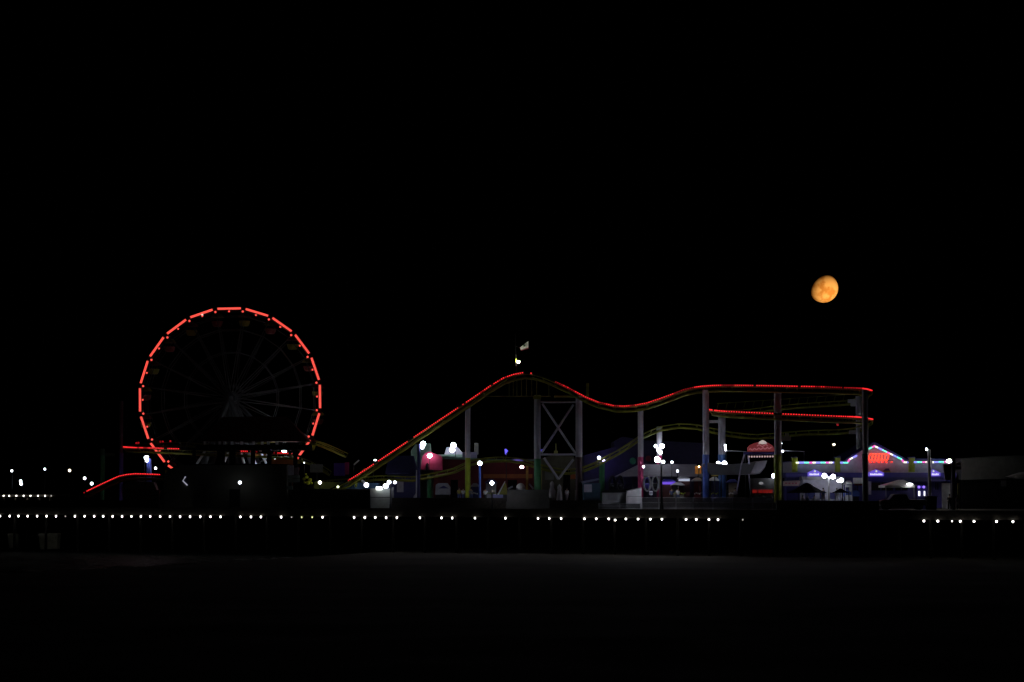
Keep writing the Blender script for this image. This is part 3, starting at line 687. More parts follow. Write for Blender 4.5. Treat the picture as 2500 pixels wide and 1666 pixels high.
# ------------------------------------------------------------------ small lit things on the right
def simple(name, label, cat, px, Y, parts, group=None):
    r = thing(name, label, cat, at(px, Y), group)
    for pn, m, fn in parts:
        b = MB(); fn(b); b.build(pn, m, r)
    return r
TY = E(2198, 7)
tn = thing('canopy_tent', 'white pop-up canopy tent lit bright on its right half', 'tent', at(2198, TY))
MB().roof(2160, 2234, 1186, 2192, 2206, 1172, TY, 4.4, .25).build('canopy', G_WHITE, tn)
for x in (2163, 2231):
    for yy in (.1, 4.1):
        p = at(x, TY + yy); MB().tube([p, (p.x, p.y, V(x, 1187, TY).z)], .04, 6).build('leg', G_GREY, tn)
lp = thing('tent_lamp', 'small bright lamp hung in front of the white canopy tent', 'lamp', V(2220, 1183, TY - 1.0))
MB().ball(V(2221, 1182.5, TY - .35), 1, (M(8, TY), .12, M(2.6, TY)), 14, 8).build('lamp_lens', emit('tent_lamp_glow', (1, 1, 1), 9), lp, smooth=True)
MB().tube([V(2221, 1182.5, TY - .35), V(2230, 1186, TY + .05)], .02, 5).build('bracket', G_DARK, lp)
gm = thing('game_cabinet', 'tall arcade cabinet with violet top glow and two white light tubes', 'cabinet', at(2249, E(2249, 9)))
Y = E(2249, 9)
MB().slab([(2238, 1183), (2261, 1183), (2261, None), (2238, None)], Y, 1.0).build('body', G_NAVY, gm, bevel=.03)
MB().rect(2240.5, 1186, 2258, 1193.5, Y - .05, .06).build('marquee', G_PURP, gm)
for x in (2243.5, 2255.5):
    MB().ball(V(x, 1189.5, Y - .12), M(3.3, Y), nu=12, nv=8).build('marquee_lamp', emit('violet_lamp', (.28, .16, 1), 1.5), gm, smooth=True)
MB().rect(2244, 1188.5, 2255, 1190.5, Y - .12, .05).build('marquee_bar', emit('violet_bar', (.12, .06, .6), .8), gm)
for x in (2244.3, 2257): MB().tube([V(x, 1199.5, Y - .1), V(x, 1211, Y - .1)], M(2.1 if x < 2250 else 1.5, Y), 8).build('light_tube', emit('tube_white', (.93, .9, 1), 2.2), gm, smooth=True)
# pickup truck
ty = E(2205, 4.2)
tr = thing('pickup_truck', 'dark grey pickup truck parked side-on in front of the white tent', 'truck', at(2205, ty))
def tz(px, h): return Vector((at(px, ty).x, ty, DECK + h))
prof = [(2150, .55), (2149, .95), (2152, 1.12), (2171, 1.22), (2181, 1.82), (2186, 1.88), (2214, 1.88), (2220, 1.22), (2261, 1.22), (2262, .55)]
b = MB(); b.prism([tz(x, h) for x, h in prof], 1.9); b.build('body', mat('truck_paint', (.16, .16, .155), .35, .3), tr, bevel=.06)
for xw in (2166, 2245):
    for dy in (-.05, 1.7):
        c0 = tz(xw, .42) + Vector((0, dy, 0))
        wv = MB(); wv.tube([c0, c0 + Vector((0, .25, 0))], .42, 20); w_ = wv.build('wheel', G_RUB, tr, smooth=True)
        MB().tube([c0 + Vector((0, -.01, 0)), c0 + Vector((0, .05, 0))], .24, 16).build('rim', G_GREY, w_, smooth=True)
for pts in ([(2175, 1.27), (2183, 1.76), (2196, 1.78), (2196, 1.27)], [(2198, 1.27), (2198, 1.78), (2213, 1.78), (2217, 1.27)]):
    b = MB(); b.prism([tz(x, h) - Vector((0, .012, 0)) for x, h in pts], .02); b.build('window', G_GLASS, tr)
for x in (2185, 2197): MB().box(tz(x + 3, 1.12) - Vector((0, .02, 0)), (.16, .04, .035)).build('door_handle', G_GREY, tr)
MB().box(tz(2150, .62) + Vector((-.05, .95, 0)), (.14, 1.9, .2)).build('bumper', G_GREY, tr)
MB().box(tz(2150.5, .98) + Vector((0, .15, 0)), (.1, .25, .14)).build('headlight', mat('lamp_plastic', (.5, .5, .48), .2), tr)
MB().box(tz(2262, .98) + Vector((0, .1, 0)), (.06, .15, .22)).build('tail_light', G_RED, tr)
MB().box(tz(2205, .5) + Vector((0, .95, 0)), (4.6, 1.4, .22)).build('chassis', G_RUB, tr)
bx_ = thing('storage_bin', 'black storage bin standing on the deck behind the pickup truck', 'bin', at(2277, ty + .2))
b = MB(); b.slab([(2264, 1213), (2288, 1214), (2286, None), (2266, None)], ty + .3, 1.6); b.build('body', G_BLACK, bx_, bevel=.04)
MB().rect(2263, 1211.5, 2289, 1213.4, ty + .2, 1.8).build('lid', G_RUB, bx_)
# signboard & banner near the right end, dark long building beyond
sp_ = thing('sign_tower', 'dark sign post with lit round panels at the right end of the arcade', 'sign', at(2333, E(2333, 5))); Y = E(2333, 5)
MB().slab([(2324.5, 1118), (2332, 1118), (2332, None), (2324.5, None)], Y, .35).build('post', G_DARK, sp_)
MB().ball(V(2340, 1133, Y - .1), 1, (M(7, Y), .15, M(4.5, Y)), 14, 8).build('upper_panel', mat('cream_board', (.55, .45, .40), .6), sp_, smooth=True)
MB().rect(2332, 1138, 2346, 1147, Y - .1, .15).build('lower_panel', mat('tan_board', (.32, .22, .12), .6), sp_)
MB().rect(2338, 1180, 2342.5, 1222, Y + .5, .2).build('brace', G_OLIVE, sp_)
MB().slab([(2303, 1134), (2324, 1134), (2324, 1172), (2308, 1172)], Y + 1.5, .3).build('back_board', mat('dull_board', (.10, .09, .06), .8), sp_)
lb = thing('long_warehouse', 'long unlit grey building filling the right edge behind the pier', 'building', at(2440, E(2440, 18))); Y = E(2440, 18)
MB().slab([(2348, 1121), (2430, 1116), (2620, 1110), (2620, 1166), (2348, 1172)], Y, 14).build('wall', mat('warehouse_grey', (.10, .10, .10), .85), lb)
MB().slab([(2348, 1172), (2620, 1170), (2620, None), (2348, None)], Y + .8, 13).build('lower_wall', G_BLACK, lb)
MB().slab([(2345, 1119), (2430, 1113.8), (2620, 1107.5), (2620, 1110), (2430, 1116.2), (2345, 1121.5)], Y - .5, 15).build('roof', mat('dark_roof', (.05, .05, .05), .8), lb)
MB().slab([(2465, 1164), (2500, 1153), (2620, 1145), (2620, 1171), (2490, 1170)], Y - 2.4, 2.2).build('awning', G_WHITE, lb)
MB().rect(2444, 1173, 2457, 1188, Y + .6, .1).build('window', mat('dull_glass', (.12, .12, .13), .3), lb)

# ================================================================== MIDDLE: CANOPIES, BOAT RIDE, BOOTHS
GY = E(1615, 10)
cn = thing('grey_canopy', 'long grey hipped canopy behind the black lamp post', 'canopy', at(1615, GY))
MB().roof(1508, 1718, 1162.5, 1560, 1700, 1134, GY, 8, .1).build('roof', mat('grey_canvas', (.18, .165, .21), .75), cn)
for x in (1515, 1545, 1585, 1640, 1680, 1712): MB().col(x, 1162, None, 2.6, GY + .3, 8).build('post', G_DARK, cn)
# boat ride
BY = E(1800, 8)
br = thing('boat_ride', 'grey swinging boat hung in a pale A-frame with a row of bulbs', 'ride', at(1840, BY))
hull = [(1716, 1134), (1722, 1129), (1740, 1131), (1780, 1134), (1825, 1131), (1850, 1126), (1874, 1124), (1868, 1142), (1856, 1157), (1840, 1160), (1740, 1160), (1724, 1152)]
MB().slab(hull, BY, 2.4).build('hull', mat('hull_grey', (.13, .13, .15), .6), br, bevel=.08)
MB().slab([(1846, 1128), (1872, 1126), (1866, 1142), (1853, 1156), (1832, 1157)], BY - .06, .05).build('bow_panel', mat('bow_lilac', (.42, .40, .5), .6), br)
for (a, b_) in (((1818, 1108), (1810, 1134)), ((1810, 1134), (1796, 1218)), ((1826, 1112), (1830, 1134)), ((1828, 1158), (1834, 1212)), ((1893, 1108), (1893, 1218)), ((1885, 1160), (1880, 1218))):
    MB().tube([V(*a, BY - .6), V(*b_, BY - .6)], M(1.9, BY), 8).build('frame_leg', mat('pale_frame', (.45, .42, .62), .45), br, smooth=True)
MB().rect(1816, 1104.5, 1896, 1110, BY - .9, .6).build('top_beam', G_PURP, br)
for i in range(10): MB().ball(V(1829 + i * 6.4, 1115.3 - i * .05, BY - .8), M(2.2, BY), nu=8, nv=6).build('bulb', emit('peach_bulb', (.62, .42, .42), .75), br)
MB().rect(1826, 1111, 1891, 1113, BY - .7, .3).build('bulb_rail', G_DARK, br)
rs = thing('ride_sign', 'pink and red oval sign with white crown on top of the boat ride frame', 'sign', V(1858, 1104, BY - .8))
pts = [(1825, 1103)] + [(1825 + 0, 1094), (1831, 1087), (1843, 1082), (1858, 1078), (1874, 1081), (1886, 1088), (1891, 1096), (1890, 1103)]
E_SIGN = emit('sign_red_glow', (.20, .03, .035), .55)
MB().slab(pts, BY - .9, .3).build('panel', E_SIGN, rs)
E_SW = emit('sign_white_glow', (.55, .48, .45), .75)
MB().slab([(1851, 1083), (1855, 1078), (1862, 1074.5), (1869, 1078), (1873, 1083), (1862, 1085)], BY - 1.0, .15).build('crown', E_SW, rs)
m = MB(); pts = [V(1829 + i * 1.9, 1098 - 2.2 * math.sin(i * 1.15) - i * .14, BY - .98) for i in range(30)]
m.tube(pts, M(1.05, BY), 5); m.build('script', emit('sign_pink_glow', (.42, .14, .17), .7), rs)
m = MB(); m.tube([V(1848, 1087 + 3, BY - .98), V(1853, 1086, BY - .98), V(1861, 1091, BY - .98), V(1870, 1085, BY - .98), V(1874, 1090, BY - .98)], M(1.1, BY), 5); m.build('flourish', MATS['sign_pink_glow'], rs)
# lit arms either side of sign
for (x0, x1, lab) in ((1774, 1822, 'thin white lit boom left of the pink oval sign'), (1912, 1965, 'thin white lit boom right of the pink oval sign')):
    bo = thing('light_boom', lab, 'boom', V(x0, 1104, BY + 3)); MB().tube([V(x0, 1100.5, BY + 3.5), V(x1, 1103, BY + 3.5)], M(1.3, BY), 8, M(.6, BY)).build('arm', G_WHITE, bo)
    MB().tube([V(x1 - 2, 1103, BY + 3.5), at(x1 - 2, BY + 3.5)], .05, 6).build('post', G_DARK, bo)
rb = thing('ride_booth', 'dark booth front with red panels and a small oval plate under the boat', 'booth', at(1862, E(1862, 6))); Y = E(1862, 6)
MB().slab([(1834, 1168), (1890, 1168), (1890, None), (1834, None)], Y, 1.6).build('body', mat('dark_booth', (.06, .06, .07), .7), rb)
for x0, x1 in ((1837, 1848), (1852, 1861), (1863, 1886)): MB().rect(x0, 1196, x1, 1204, Y - .06, .08).build('red_panel', emit('red_panel_glow', (.35, .015, .012), .35), rb)
MB().ball(V(1858, 1180, Y - .02), 1, (M(5.5, Y), .05, M(3.5, Y)), 16, 8).build('oval_plate', emit('plate_glow', (.3, .3, .33), .6), rb, smooth=True)
# umbrellas
def umbrella(x0, x1, yb, xp, yt, back, lab):
    Y = E(xp, back); r = thing('patio_umbrella', lab, 'umbrella', at(xp, Y), 'black patio umbrellas'); w2 = M(x1 - x0, Y) / 2; c = V((x0 + x1) / 2, yb, Y)
    ap = V(xp, yt, Y); m = MB(); n = 8; rings = []
    prof = [(1, 0), (.72, .22), (.38, .62), (.15, .93), (.02, 1)]
    vs = [];
    for rr, hh in prof:
        for j in range(n):
            a = 2 * math.pi * (j + .5) / n; vs.append((c.x * (1 - hh) + ap.x * hh + w2 * rr * math.cos(a), Y + w2 * rr * math.sin(a), c.z + (ap.z - c.z) * hh))
    fs_ = [(i * n + j, i * n + (j + 1) % n, (i + 1) * n + (j + 1) % n, (i + 1) * n + j) for i in range(len(prof) - 1) for j in range(n)]
    m.add(vs, fs_); o = m.build('canopy', G_BLACK, r); s_ = o.modifiers.new('s', 'SOLIDIFY'); s_.thickness = .04
    MB().tube([at(xp, Y), (ap.x, Y, ap.z + .1)], .04, 8).build('pole', G_GREY, r)
umbrella(1921, 2020, 1203, 1970, 1179, 1.8, 'large black umbrella with pointed top right of the olive-based column')
umbrella(2030, 2074, 1203, 2052, 1193, 2.4, 'smaller flatter black umbrella right of the twin-headed lamp')
fb = thing('food_booth', 'white food booth with grey fascia behind the black umbrellas', 'booth', at(2008, E(2008, 10))); Y = E(2008, 10)
MB().slab([(1961, 1171), (2060, 1171), (2060, None), (1961, None)], Y, 3).build('wall', G_LILAC, fb)
MB().rect(1958, 1164, 2062, 1172, Y - .4, 3.6).build('fascia', G_GREY, fb)
for x0, x1 in ((1966, 1990), (2001, 2008), (2026, 2040)): MB().rect(x0, 1203, x1, 1219, Y - .05, .06).build('counter_panel', G_NAVY, fb)
sb = thing('banner', 'pale pink banner sign left of the white food booth', 'sign', at(1933, E(1933, 7))); Y = E(1933, 7)
MB().slab([(1912, 1175), (1955, 1173), (1951, 1187), (1912, 1187)], Y, .1).build('panel', mat('pink_banner', (.55, .38, .42), .6), sb)
for x in (1914, 1949): MB().col(x, 1187, None, 1.5, Y + .15, 6).build('post', G_DARK, sb)
m = MB()
for i in range(4): m.rect(1917 + i * 8, 1179, 1922 + i * 8, 1181.5, Y - .02, .03)
m.build('lettering', G_PINK, sb)
bs = thing('menu_board', 'white and red menu board beside the rightmost dark column', 'sign', at(2093, E(2093, 11))); Y = E(2093, 11)
MB().rect(2083, 1167, 2105, 1181, Y, .15).build('board', G_WHITE, bs); MB().rect(2086, 1181, 2105, 1186, Y - .02, .15).build('red_strip', G_RED, bs)
MB().col(2094, 1186, None, 2, Y + .2, 6).build('post', G_DARK, bs)
# blue ride cars beside
for (x, lab) in ((2070, 'blue ride car left of the menu board'), (2090, 'blue ride car below the menu board')):
    Y = E(x, 9); r = thing('ride_car', lab, 'ride car', at(x, Y), 'blue ride cars')
    MB().slab([(x - 9, 1205), (x - 7, 1199), (x + 2, 1197), (x + 9, 1203), (x + 10, 1212), (x - 9, 1212)], Y, 1.3).build('body', G_BLUE, r, bevel=.08)
    MB().rect(x - 5, 1190, x + 1, 1198, Y + .5, .2).build('seat_back', G_NAVY, r)
    MB().slab([(x - 7, 1212), (x + 7, 1212), (x + 7, None), (x - 7, None)], Y + .2, .8).build('plinth', G_DARK, r)
# white ticket booth & grey box
Y = E(1548, 3.0)
tb = thing('ticket_booth', 'small brightly lit white booth with slanting roof line', 'booth', at(1548, Y))
MB().slab([(1530, 1199), (1566, 1191.5), (1566, None), (1530, None)], Y, 1.6).build('wall', G_WHITE, tb, bevel=.02)
MB().slab([(1529, 1198), (1567, 1190.5), (1567, 1192.2), (1529, 1199.8)], Y - .1, 1.9).build('roof', G_GREY, tb)
MB().rect(1530.6, 1212, 1565, 1213, Y - .012, .02).build('seam', G_GREY, tb)
Y = E(1500, 3.2)
gb = thing('grey_kiosk', 'grey closed kiosk with black roof touching the white booth', 'kiosk', at(1500, Y))
MB().slab([(1471, 1203), (1528.5, 1201), (1528.5, None), (1471, None)], Y, 1.8).build('wall', mat('kiosk_grey', (.30, .31, .33), .6), gb)
MB().slab([(1466, 1203), (1478, 1197), (1560, 1192), (1529, 1202)], Y - .2, 2.2).build('roof', G_BLACK, gb)
MB().rect(1484, 1206, 1508, 1222, Y - .015, .03).build('shutter', G_GREY, gb)
# spinning cars with purple and white hoops
for i, (x, lab) in enumerate(((1580, 'purple and white hooped car just right of the magenta column'), (1600, 'white hooped car left of the black lamp post'), (1514, 'dark hooped car left of the magenta column'), (1495, 'dark hooped car right of the green column'))):
    Y = E(x, 7 + i * .4); r = thing('hoop_car', lab, 'ride car', at(x, Y), 'hooped ride cars'); c = V(x, 1181, Y)
    for dy, mm_, rr in ((0, G_GREY if i < 2 else G_DARK, 1), (.5, G_PURP if i == 0 else G_DARK, .8)):
        m = MB(); m.tube([c + Vector((.42 * math.cos(a) * rr, dy, .95 * math.sin(a) * rr)) for a in [2 * math.pi * k / 20 for k in range(21)]], .13, 6, caps=False); m.build('hoop', mm_, r, smooth=True)
    MB().ball(c + Vector((0, .3, -.3)), .45, (1, 1, .8), 12, 8).build('tub', G_PURP if i == 0 else G_DARK, r, smooth=True)
    MB().tube([c + Vector((0, .3, -.6)), (c.x, c.y + .3, ground(x, c.y + .3))], .1, 8).build('stand', G_DARK, r)
# violet and white strip-lit counters
for (x0, y0, x1, y1, colr, s_, lab) in ((1617, 1177, 1649, 1183, (.18, .08, .8), .85, 'stall counter with a violet light strip right of the black lamp post'), (1657, 1169.5, 1684, 1175, (.55, .58, .75), .7, 'stall counter with a white light strip left of the blue column')):
    Y = E(x0, 8); r = thing('stall_counter', lab, 'stall', at((x0 + x1) / 2, Y), 'strip-lit stalls')
    MB().rect(x0, y0, x1, y1, Y - .2, .2).build('light_strip', emit('strip_%d' % x0, colr, s_), r)
    MB().slab([(x0, y1), (x1, y1), (x1, None), (x0, None)], Y, 2).build('counter', mat('dark_red_counter', (.06, .012, .012), .7), r)
    MB().slab([(x0 - 2, y0), (x0 + 6, y0 - 7), (x1 - 6, y0 - 5), (x1 + 2, y0)], Y + .2, 2).build('roof', G_PURP if x0 < 1640 else G_GREY, r)
# orange panel
og = thing('orange_board', 'orange game board glowing under the amber lamp', 'board', at(1702, E(1702, 11))); Y = E(1702, 10.6)
MB().rect(1697, 1138, 1712, 1158, Y, .15).build('board', mat('orange_paint', (.75, .28, .03), .6), og); MB().col(1704, 1158, None, 2, Y + .1, 6).build('post', G_DARK, og)
# purple show wall with green and red discs behind the track
pw = thing('purple_hall', 'broad dark purple hall behind the green column and grey canopy', 'building', at(1560, E(1560, 24))); Y = E(1560, 24)
MB().slab([(1425, 1112), (1500, 1092), (1500, 1078), (1520, 1066), (1560, 1074), (1716, 1082), (1716, None), (1425, None)], Y, 10).build('wall', mat('hall_purple', (.030, .024, .065), .85), pw)
MB().ball(V(1545, 1126, Y - .1), 1, (M(8, Y), .1, M(8.5, Y)), 18, 8).build('green_disc', mat('disc_green', (.03, .22, .12), .6), pw, smooth=True)
MB().ball(V(1583, 1120, Y - .1), 1, (M(7, Y), .1, M(7, Y)), 18, 8).build('red_disc', mat('disc_red', (.28, .03, .06), .6), pw, smooth=True)
vl = thing('violet_spotlight', 'small violet spotlight shining on the purple hall', 'lamp', V(1475, 1126, Y - 2.5))
MB().ball(V(1476, 1126.5, Y - 1.8), 1, (M(4.5, Y), .15, M(3.2, Y)), 12, 8).build('lamp_lens', emit('violet_spot_glow', (.40, .34, 1), 30), vl, smooth=True)
MB().tube([V(1476, 1126.5, Y - 1.7), V(1473, 1124, Y)], .04, 6).build('bracket', G_DARK, vl)
# teal counter, dark kiosk and others right of the brace
tc_ = thing('teal_stall', 'teal and pale stall between the brace columns and the green column', 'stall', at(1445, E(1445, 6))); Y = E(1445, 6)
MB().slab([(1424, 1180), (1466, 1180), (1466, None), (1424, None)], Y, 3).build('wall', mat('teal_wall', (.04, .09, .14), .7), tc_)
MB().slab([(1420, 1176), (1462, 1168), (1464, 1172), (1422, 1181)], Y - .5, 3).build('roof', mat('blue_grey_roof', (.16, .18, .26), .7), tc_)
MB().rect(1426, 1183, 1445, 1202, Y - .05, .06).build('poster', G_LILAC, tc_)
# spire and dark mid-centre structures
gs = thing('yellow_spire', 'small yellow spire ornament seen through the cross brace', 'ornament', V(1357, 1122, E(1357, 20))); Y = E(1357, 20)
MB().tube([V(1357.5, 1108, Y), V(1357, 1083, Y)], M(1.6, Y), 8, M(.5, Y)).build('spire', mat('pale_yellow', (.75, .72, .2), .5), gs)
MB().rect(1352.5, 1101, 1362, 1109, Y - .1, .4).build('base', MATS['pale_yellow'], gs)
MB().tube([V(1357, 1109, Y), at(1357, Y)], .12, 8).build('mast', G_DARK, gs)
ms = thing('olive_stall', 'dull olive stall standing between the two braced columns', 'stall', at(1362, E(1362, 12))); Y = E(1362, 12)
MB().slab([(1322, 1120), (1345, 1112), (1400, 1114), (1404, 1125), (1404, None), (1322, None)], Y, 3).build('wall', mat('olive_wall', (.13, .12, .08), .8), ms)
MB().rect(1330, 1150, 1352, 1172, Y - .05, .06).build('panel', G_CONC, ms); MB().rect(1393, 1158, 1406, 1170, Y - .3, .2).build('orange_panel', mat('orange_panel2', (.4, .10, .02), .6), ms)
MB().slab([(1376, 1150), (1392, 1148), (1392, None), (1374, None)], Y - .4, .3).build('dark_panel', G_BLACK, ms)
# low grey walls & dark boards on the pier edge
def low_wall(name, lab, x0, y0, x1, y0b, m, back=.15, d=.25):
    xm = (x0 + x1) / 2; a = V(x0, y0, E(x0, back)); b2 = V(x1, y0b, E(x1, back)); a2 = at(x0, E(x0, back)); b3 = at(x1, E(x1, back)); n = Vector((0, d, 0))
    w_ = MB(); w_.add([a2, b3, b2, a, a2 + n, b3 + n, b2 + n, a + n], [(0, 1, 2, 3), (7, 6, 5, 4), (0, 4, 5, 1), (1, 5, 6, 2), (2, 6, 7, 3), (3, 7, 4, 0)])
    o = w_.build(name, m); tag(o, lab, 'wall'); return o
low_wall('low_wall', 'grey low wall left of the cross-braced columns', 1238, 1196, 1340, 1196, mat('wall_olive_grey', (.085, .083, .078), .85), 3.2)
low_wall('low_wall', 'dark low wall between windowless hall and equipment box', 705, 1196, 903, 1196, mat('wall_dark_grey', (.09, .09, .08), .85), 1.0)
low_wall('low_wall', 'dark low wall under the yellow-based coaster column', 957, 1216, 1236, 1216, G_WOOD, .5)
low_wall('low_wall', 'dark low wall right of the equipment walls under the braces', 1342, 1222, 1468, 1222, G_WOOD, .5)
low_wall('low_wall', 'dark solid low wall under umbrellas and twin-headed lamp', 1895, 1222, 2146, 1224, mat('wall_warm_dark', (.14, .13, .11), .85), .3)
low_wall('low_wall', 'dark low wall under the left red curve', -200, 1222, 372, 1222, G_WOOD, .3)
# windowless hall
Y = E(550, 1.6)
wh = thing('windowless_hall', 'big plain dark olive hall below the ferris wheel', 'building', at(550, Y))
b = MB(); b.slab([(410, 1150), (440, 1136), (700, 1136), (700, None), (400, None), (400, 1160)], Y, 6.2); b.build('wall', mat('hall_olive', (.10, .10, .08), .85, 0, .2, .3), wh)
MB().slab([(408, 1148.6), (440, 1133.6), (702, 1133.6), (702, 1136), (440, 1136), (410, 1150)], Y - .2, 6.6).build('roof_edge', G_BLACK, wh)
MB().rect(560, 1195, 585, None or 1243, Y - .03, .05).build('door', G_BLACK, wh)
ch = thing('arrow_sign', 'pale chevron arrow sign pointing left on the windowless hall', 'sign', V(452, 1190, Y - .3))
MB().slab([(448, 1163), (456, 1160), (462, 1174), (460, 1187), (447, 1177)], Y - .25, .08).build('panel', mat('sign_navy', (.05, .05, .09), .6), ch)
b = MB(); b.tube([V(453, 1164, Y - .3), V(446.5, 1174.5, Y - .3), V(457.5, 1185.3, Y - .3)], M(1.6, Y), 6); b.build('arrow', emit('arrow_glow', (.34, .34, .42), .9), ch)
aw = thing('small_awning', 'little white awning under the lamp left of the hall', 'awning', at(408, E(408, 1))); Y2 = E(408, 2.2)
MB().slab([(397, 1186.5), (404, 1184), (413, 1184), (420, 1186.5)], Y2, 1).build('top', G_WHITE, aw); MB().col(408, 1186.5, None, 2.5, Y2 + .5, 8).build('post', G_DARK, aw)
for (x0, x1, lab) in ((373, 389, 'wide pale cabinet left of the windowless hall'), (393, 404, 'narrow pale cabinet against the windowless hall')):
    Y3 = E(x0, .2); r = thing('utility_cabinet', lab, 'cabinet', at((x0 + x1) / 2, Y3), 'pale cabinets')
    MB().slab([(x0, 1197), (x1, 1197), (x1, None), (x0, None)], Y3, .8).build('body', mat('pale_cabinet', (.5, .5, .55), .5), r, bevel=.02)
    MB().rect((x0 + x1) / 2 - .4, 1200, (x0 + x1) / 2 + .4, 1236, Y3 - .012, .02).build('door_seam', G_DARK, r)
# equipment box
Y = E(930, .6); eb = thing('equipment_box', 'large pale grey-green equipment box under the three-lamp cluster', 'cabinet', at(930, Y))
MB().slab([(904, 1193), (953, 1193), (953, None), (904, None)], Y, 1.8).build('body', mat('box_green_grey', (.40, .43, .40), .5), eb, bevel=.03)
MB().rect(904.6, 1214, 952.4, 1215.4, Y - .015, .03).build('seam', G_DARK, eb)
MB().rect(956, 1190, 961, 1230, Y - .2, .3).build('pipe', G_GREY, eb)
MB().rect(918.5, 1188.5, 932.5, 1196, Y - .25, .2).build('lamp_panel', emit('box_lamp', (1, 1, 1), 5), eb)

# ================================================================== LEFT-MIDDLE: STALLS BELOW THE LIFT HILL
def block(name, lab, cat, x0, y0, x1, y1, back, m, d=2.0, extra=()):
    Y = E((x0 + x1) / 2, back); r = thing(name, lab, cat, at((x0 + x1) / 2, Y))
    MB().slab([(x0, y0), (x1, y0), (x1, y1), (x0, y1)], Y, d).build('wall', m, r)
    for pn, mm_, q, dep in extra: MB().slab(q, Y - dep, dep * .9 if dep > 0 else 1).build(pn, mm_, r)
    return r
blk = block('blue_tent', 'dark blue tented stall between lift hill and navy pole', 'tent', 945, 1150, 1015, 1158, 16, G_NAVY)
Y = E(980, 15)
MB().roof(940, 1018, 1156, 950, 1010, 1113, Y, 6, .1).build('roof', mat('blue_canvas', (.05, .05, .15), .8), blk)
MB().slab([(945, 1158), (1015, 1158), (1015, None), (945, None)], Y + 1, 4).build('lower_wall', G_NAVY, blk)
MB().slab([(969, 1170), (985, 1170), (985, 1202), (969, 1202)], Y + .8, .1).build('poster', G_LILAC, blk)
r = block('red_hall', 'long deep-red hall with orange stripe behind the blue lamp post', 'building', 1058, 1120, 1308, None, 19, G_RED, 8)
Y = E(1183, 19)
MB().rect(1180, 1158, 1300, 1168, Y - .1, .12).build('stripe', mat('orange_stripe', (.30, .10, .02), .6), r)
MB().slab([(1055, 1113), (1120, 1116), (1200, 1121), (1310, 1122), (1310, 1126), (1055, 1121)], Y - .3, 9).build('roof_edge', mat('green_edge', (.12, .22, .17), .6), r)
for x0, x1 in ((1100, 1118), (1240, 1262)): MB().slab([(x0, 1172), (x1, 1172), (x1, None), (x0, None)], Y - .08, .1).build('door', G_BLACK, r)
r = block('green_wall', 'pale green gabled wall lit by the flood lamps', 'building', 1003, 1110, 1128, None, 24, mat('pale_green', (.22, .36, .28), .7), 3)
Y = E(1065, 24); MB().slab([(1003, 1110), (1003, 1101), (1014, 1085), (1050, 1083), (1053, 1109)], Y, 2).build('gable', MATS['pale_green'], r)
MB().slab([(1085, 1110), (1090, 1092), (1116, 1090), (1128, 1105), (1128, 1110)], Y - .1, 2).build('gable', G_LILAC, r)
r = block('side_shed', 'small violet-grey shed roof behind the yellow-based column', 'shed', 1122, 1104, 1164, None, 27, mat('violet_grey', (.18, .16, .26), .8), 3)
Y = E(1140, 27); MB().rect(1158, 1082, 1168, 1110, Y, .5).build('chimney', G_CONC, r)
# pink light pool under the flood lamp, put into panel colour and outline
pk = thing('pink_wall', 'arched magenta wall lit pink by its flood lamp', 'wall', at(1053, E(1053, 14))); Y = E(1053, 14)
MB().slab([(1028, 1140), (1030, 1118), (1038, 1106), (1050, 1103), (1062, 1108), (1074, 1112), (1080, 1118), (1080, 1148), (1028, 1148)], Y, .6).build('wall', mat('pink_paint', (.34, .025, .09), .7), pk)
MB().slab([(1039, 1150), (1039, 1134), (1043, 1130), (1047, 1134), (1047, 1150)], Y - .3, .2).build('cutout', G_BLACK, pk)
wt = thing('white_trailer', 'white trailer with dark hatch in front of the red hall', 'trailer', at(1080, E(1080, 8))); Y = E(1080, 8)
MB().slab([(1062, 1208), (1064, 1184), (1070, 1180), (1092, 1180), (1099, 1190), (1099, 1208)], Y, 2).build('body', mat('trailer_white', (.34, .34, .40), .6), wt, bevel=.05)
MB().slab([(1070, 1193), (1083, 1186), (1096, 1193)], Y - .02, .03).build('hatch', G_NAVY, wt)
for x in (1070, 1092):
    c0 = at(x, Y - .05) + Vector((0, 0, .38)); MB().tube([c0, c0 + Vector((0, .25, 0))], .38, 14).build('wheel', G_RUB, wt)
MB().slab([(1064, 1208), (1097, 1208), (1097, 1216), (1064, 1216)], Y + .4, 1).build('chassis', G_DARK, wt)
gt = block('game_board', 'violet panel with magenta right edge left of the lift hill foot', 'board', 815, 1131, 842, 1162, 16, mat('deep_violet', (.14, .05, .5), .6), .3)
Y = E(833, 16); MB().rect(842, 1129, 852, 1159, Y - .05, .35).build('edge_panel', mat('hot_magenta', (.55, .04, .22), .6), gt); MB().slab([(818, 1162), (848, 1162), (848, None), (818, None)], Y + .3, 1).build('stand', G_BLACK, gt)
gt = block('grey_screen', 'blank grey screen between wheel and violet panel', 'board', 757, 1134, 788, 1154, 12, G_CONC, .3)
Y = E(772, 12); MB().slab([(771, 1154), (775, 1154), (775, None), (771, None)], Y + .1, .2).build('post', G_DARK, gt)
st = block('sign_stack', 'tall stack of pale grey sign boxes at the right corner of the hall', 'sign', 703, 1137, 716, 1160, 4, G_LILAC, .5)
Y = E(710, 4)
for i, (x0, y0, x1, y1) in enumerate(((702, 1161, 731, 1168), (702, 1169, 731, 1178), (700, 1187, 714, 1196))): MB().rect(x0, y0, x1, y1, Y - .02, .5).build('sign_box', mat('box_dull', (.14, .18, .17), .6), st)
MB().slab([(704, 1178), (712, 1178), (712, None), (704, None)], Y + .1, .4).build('post', G_DARK, st)
MB().rect(717, 1142, 729, 1160, Y, .3).build('side_board', mat('side_red', (.12, .08, .10), .6), st)
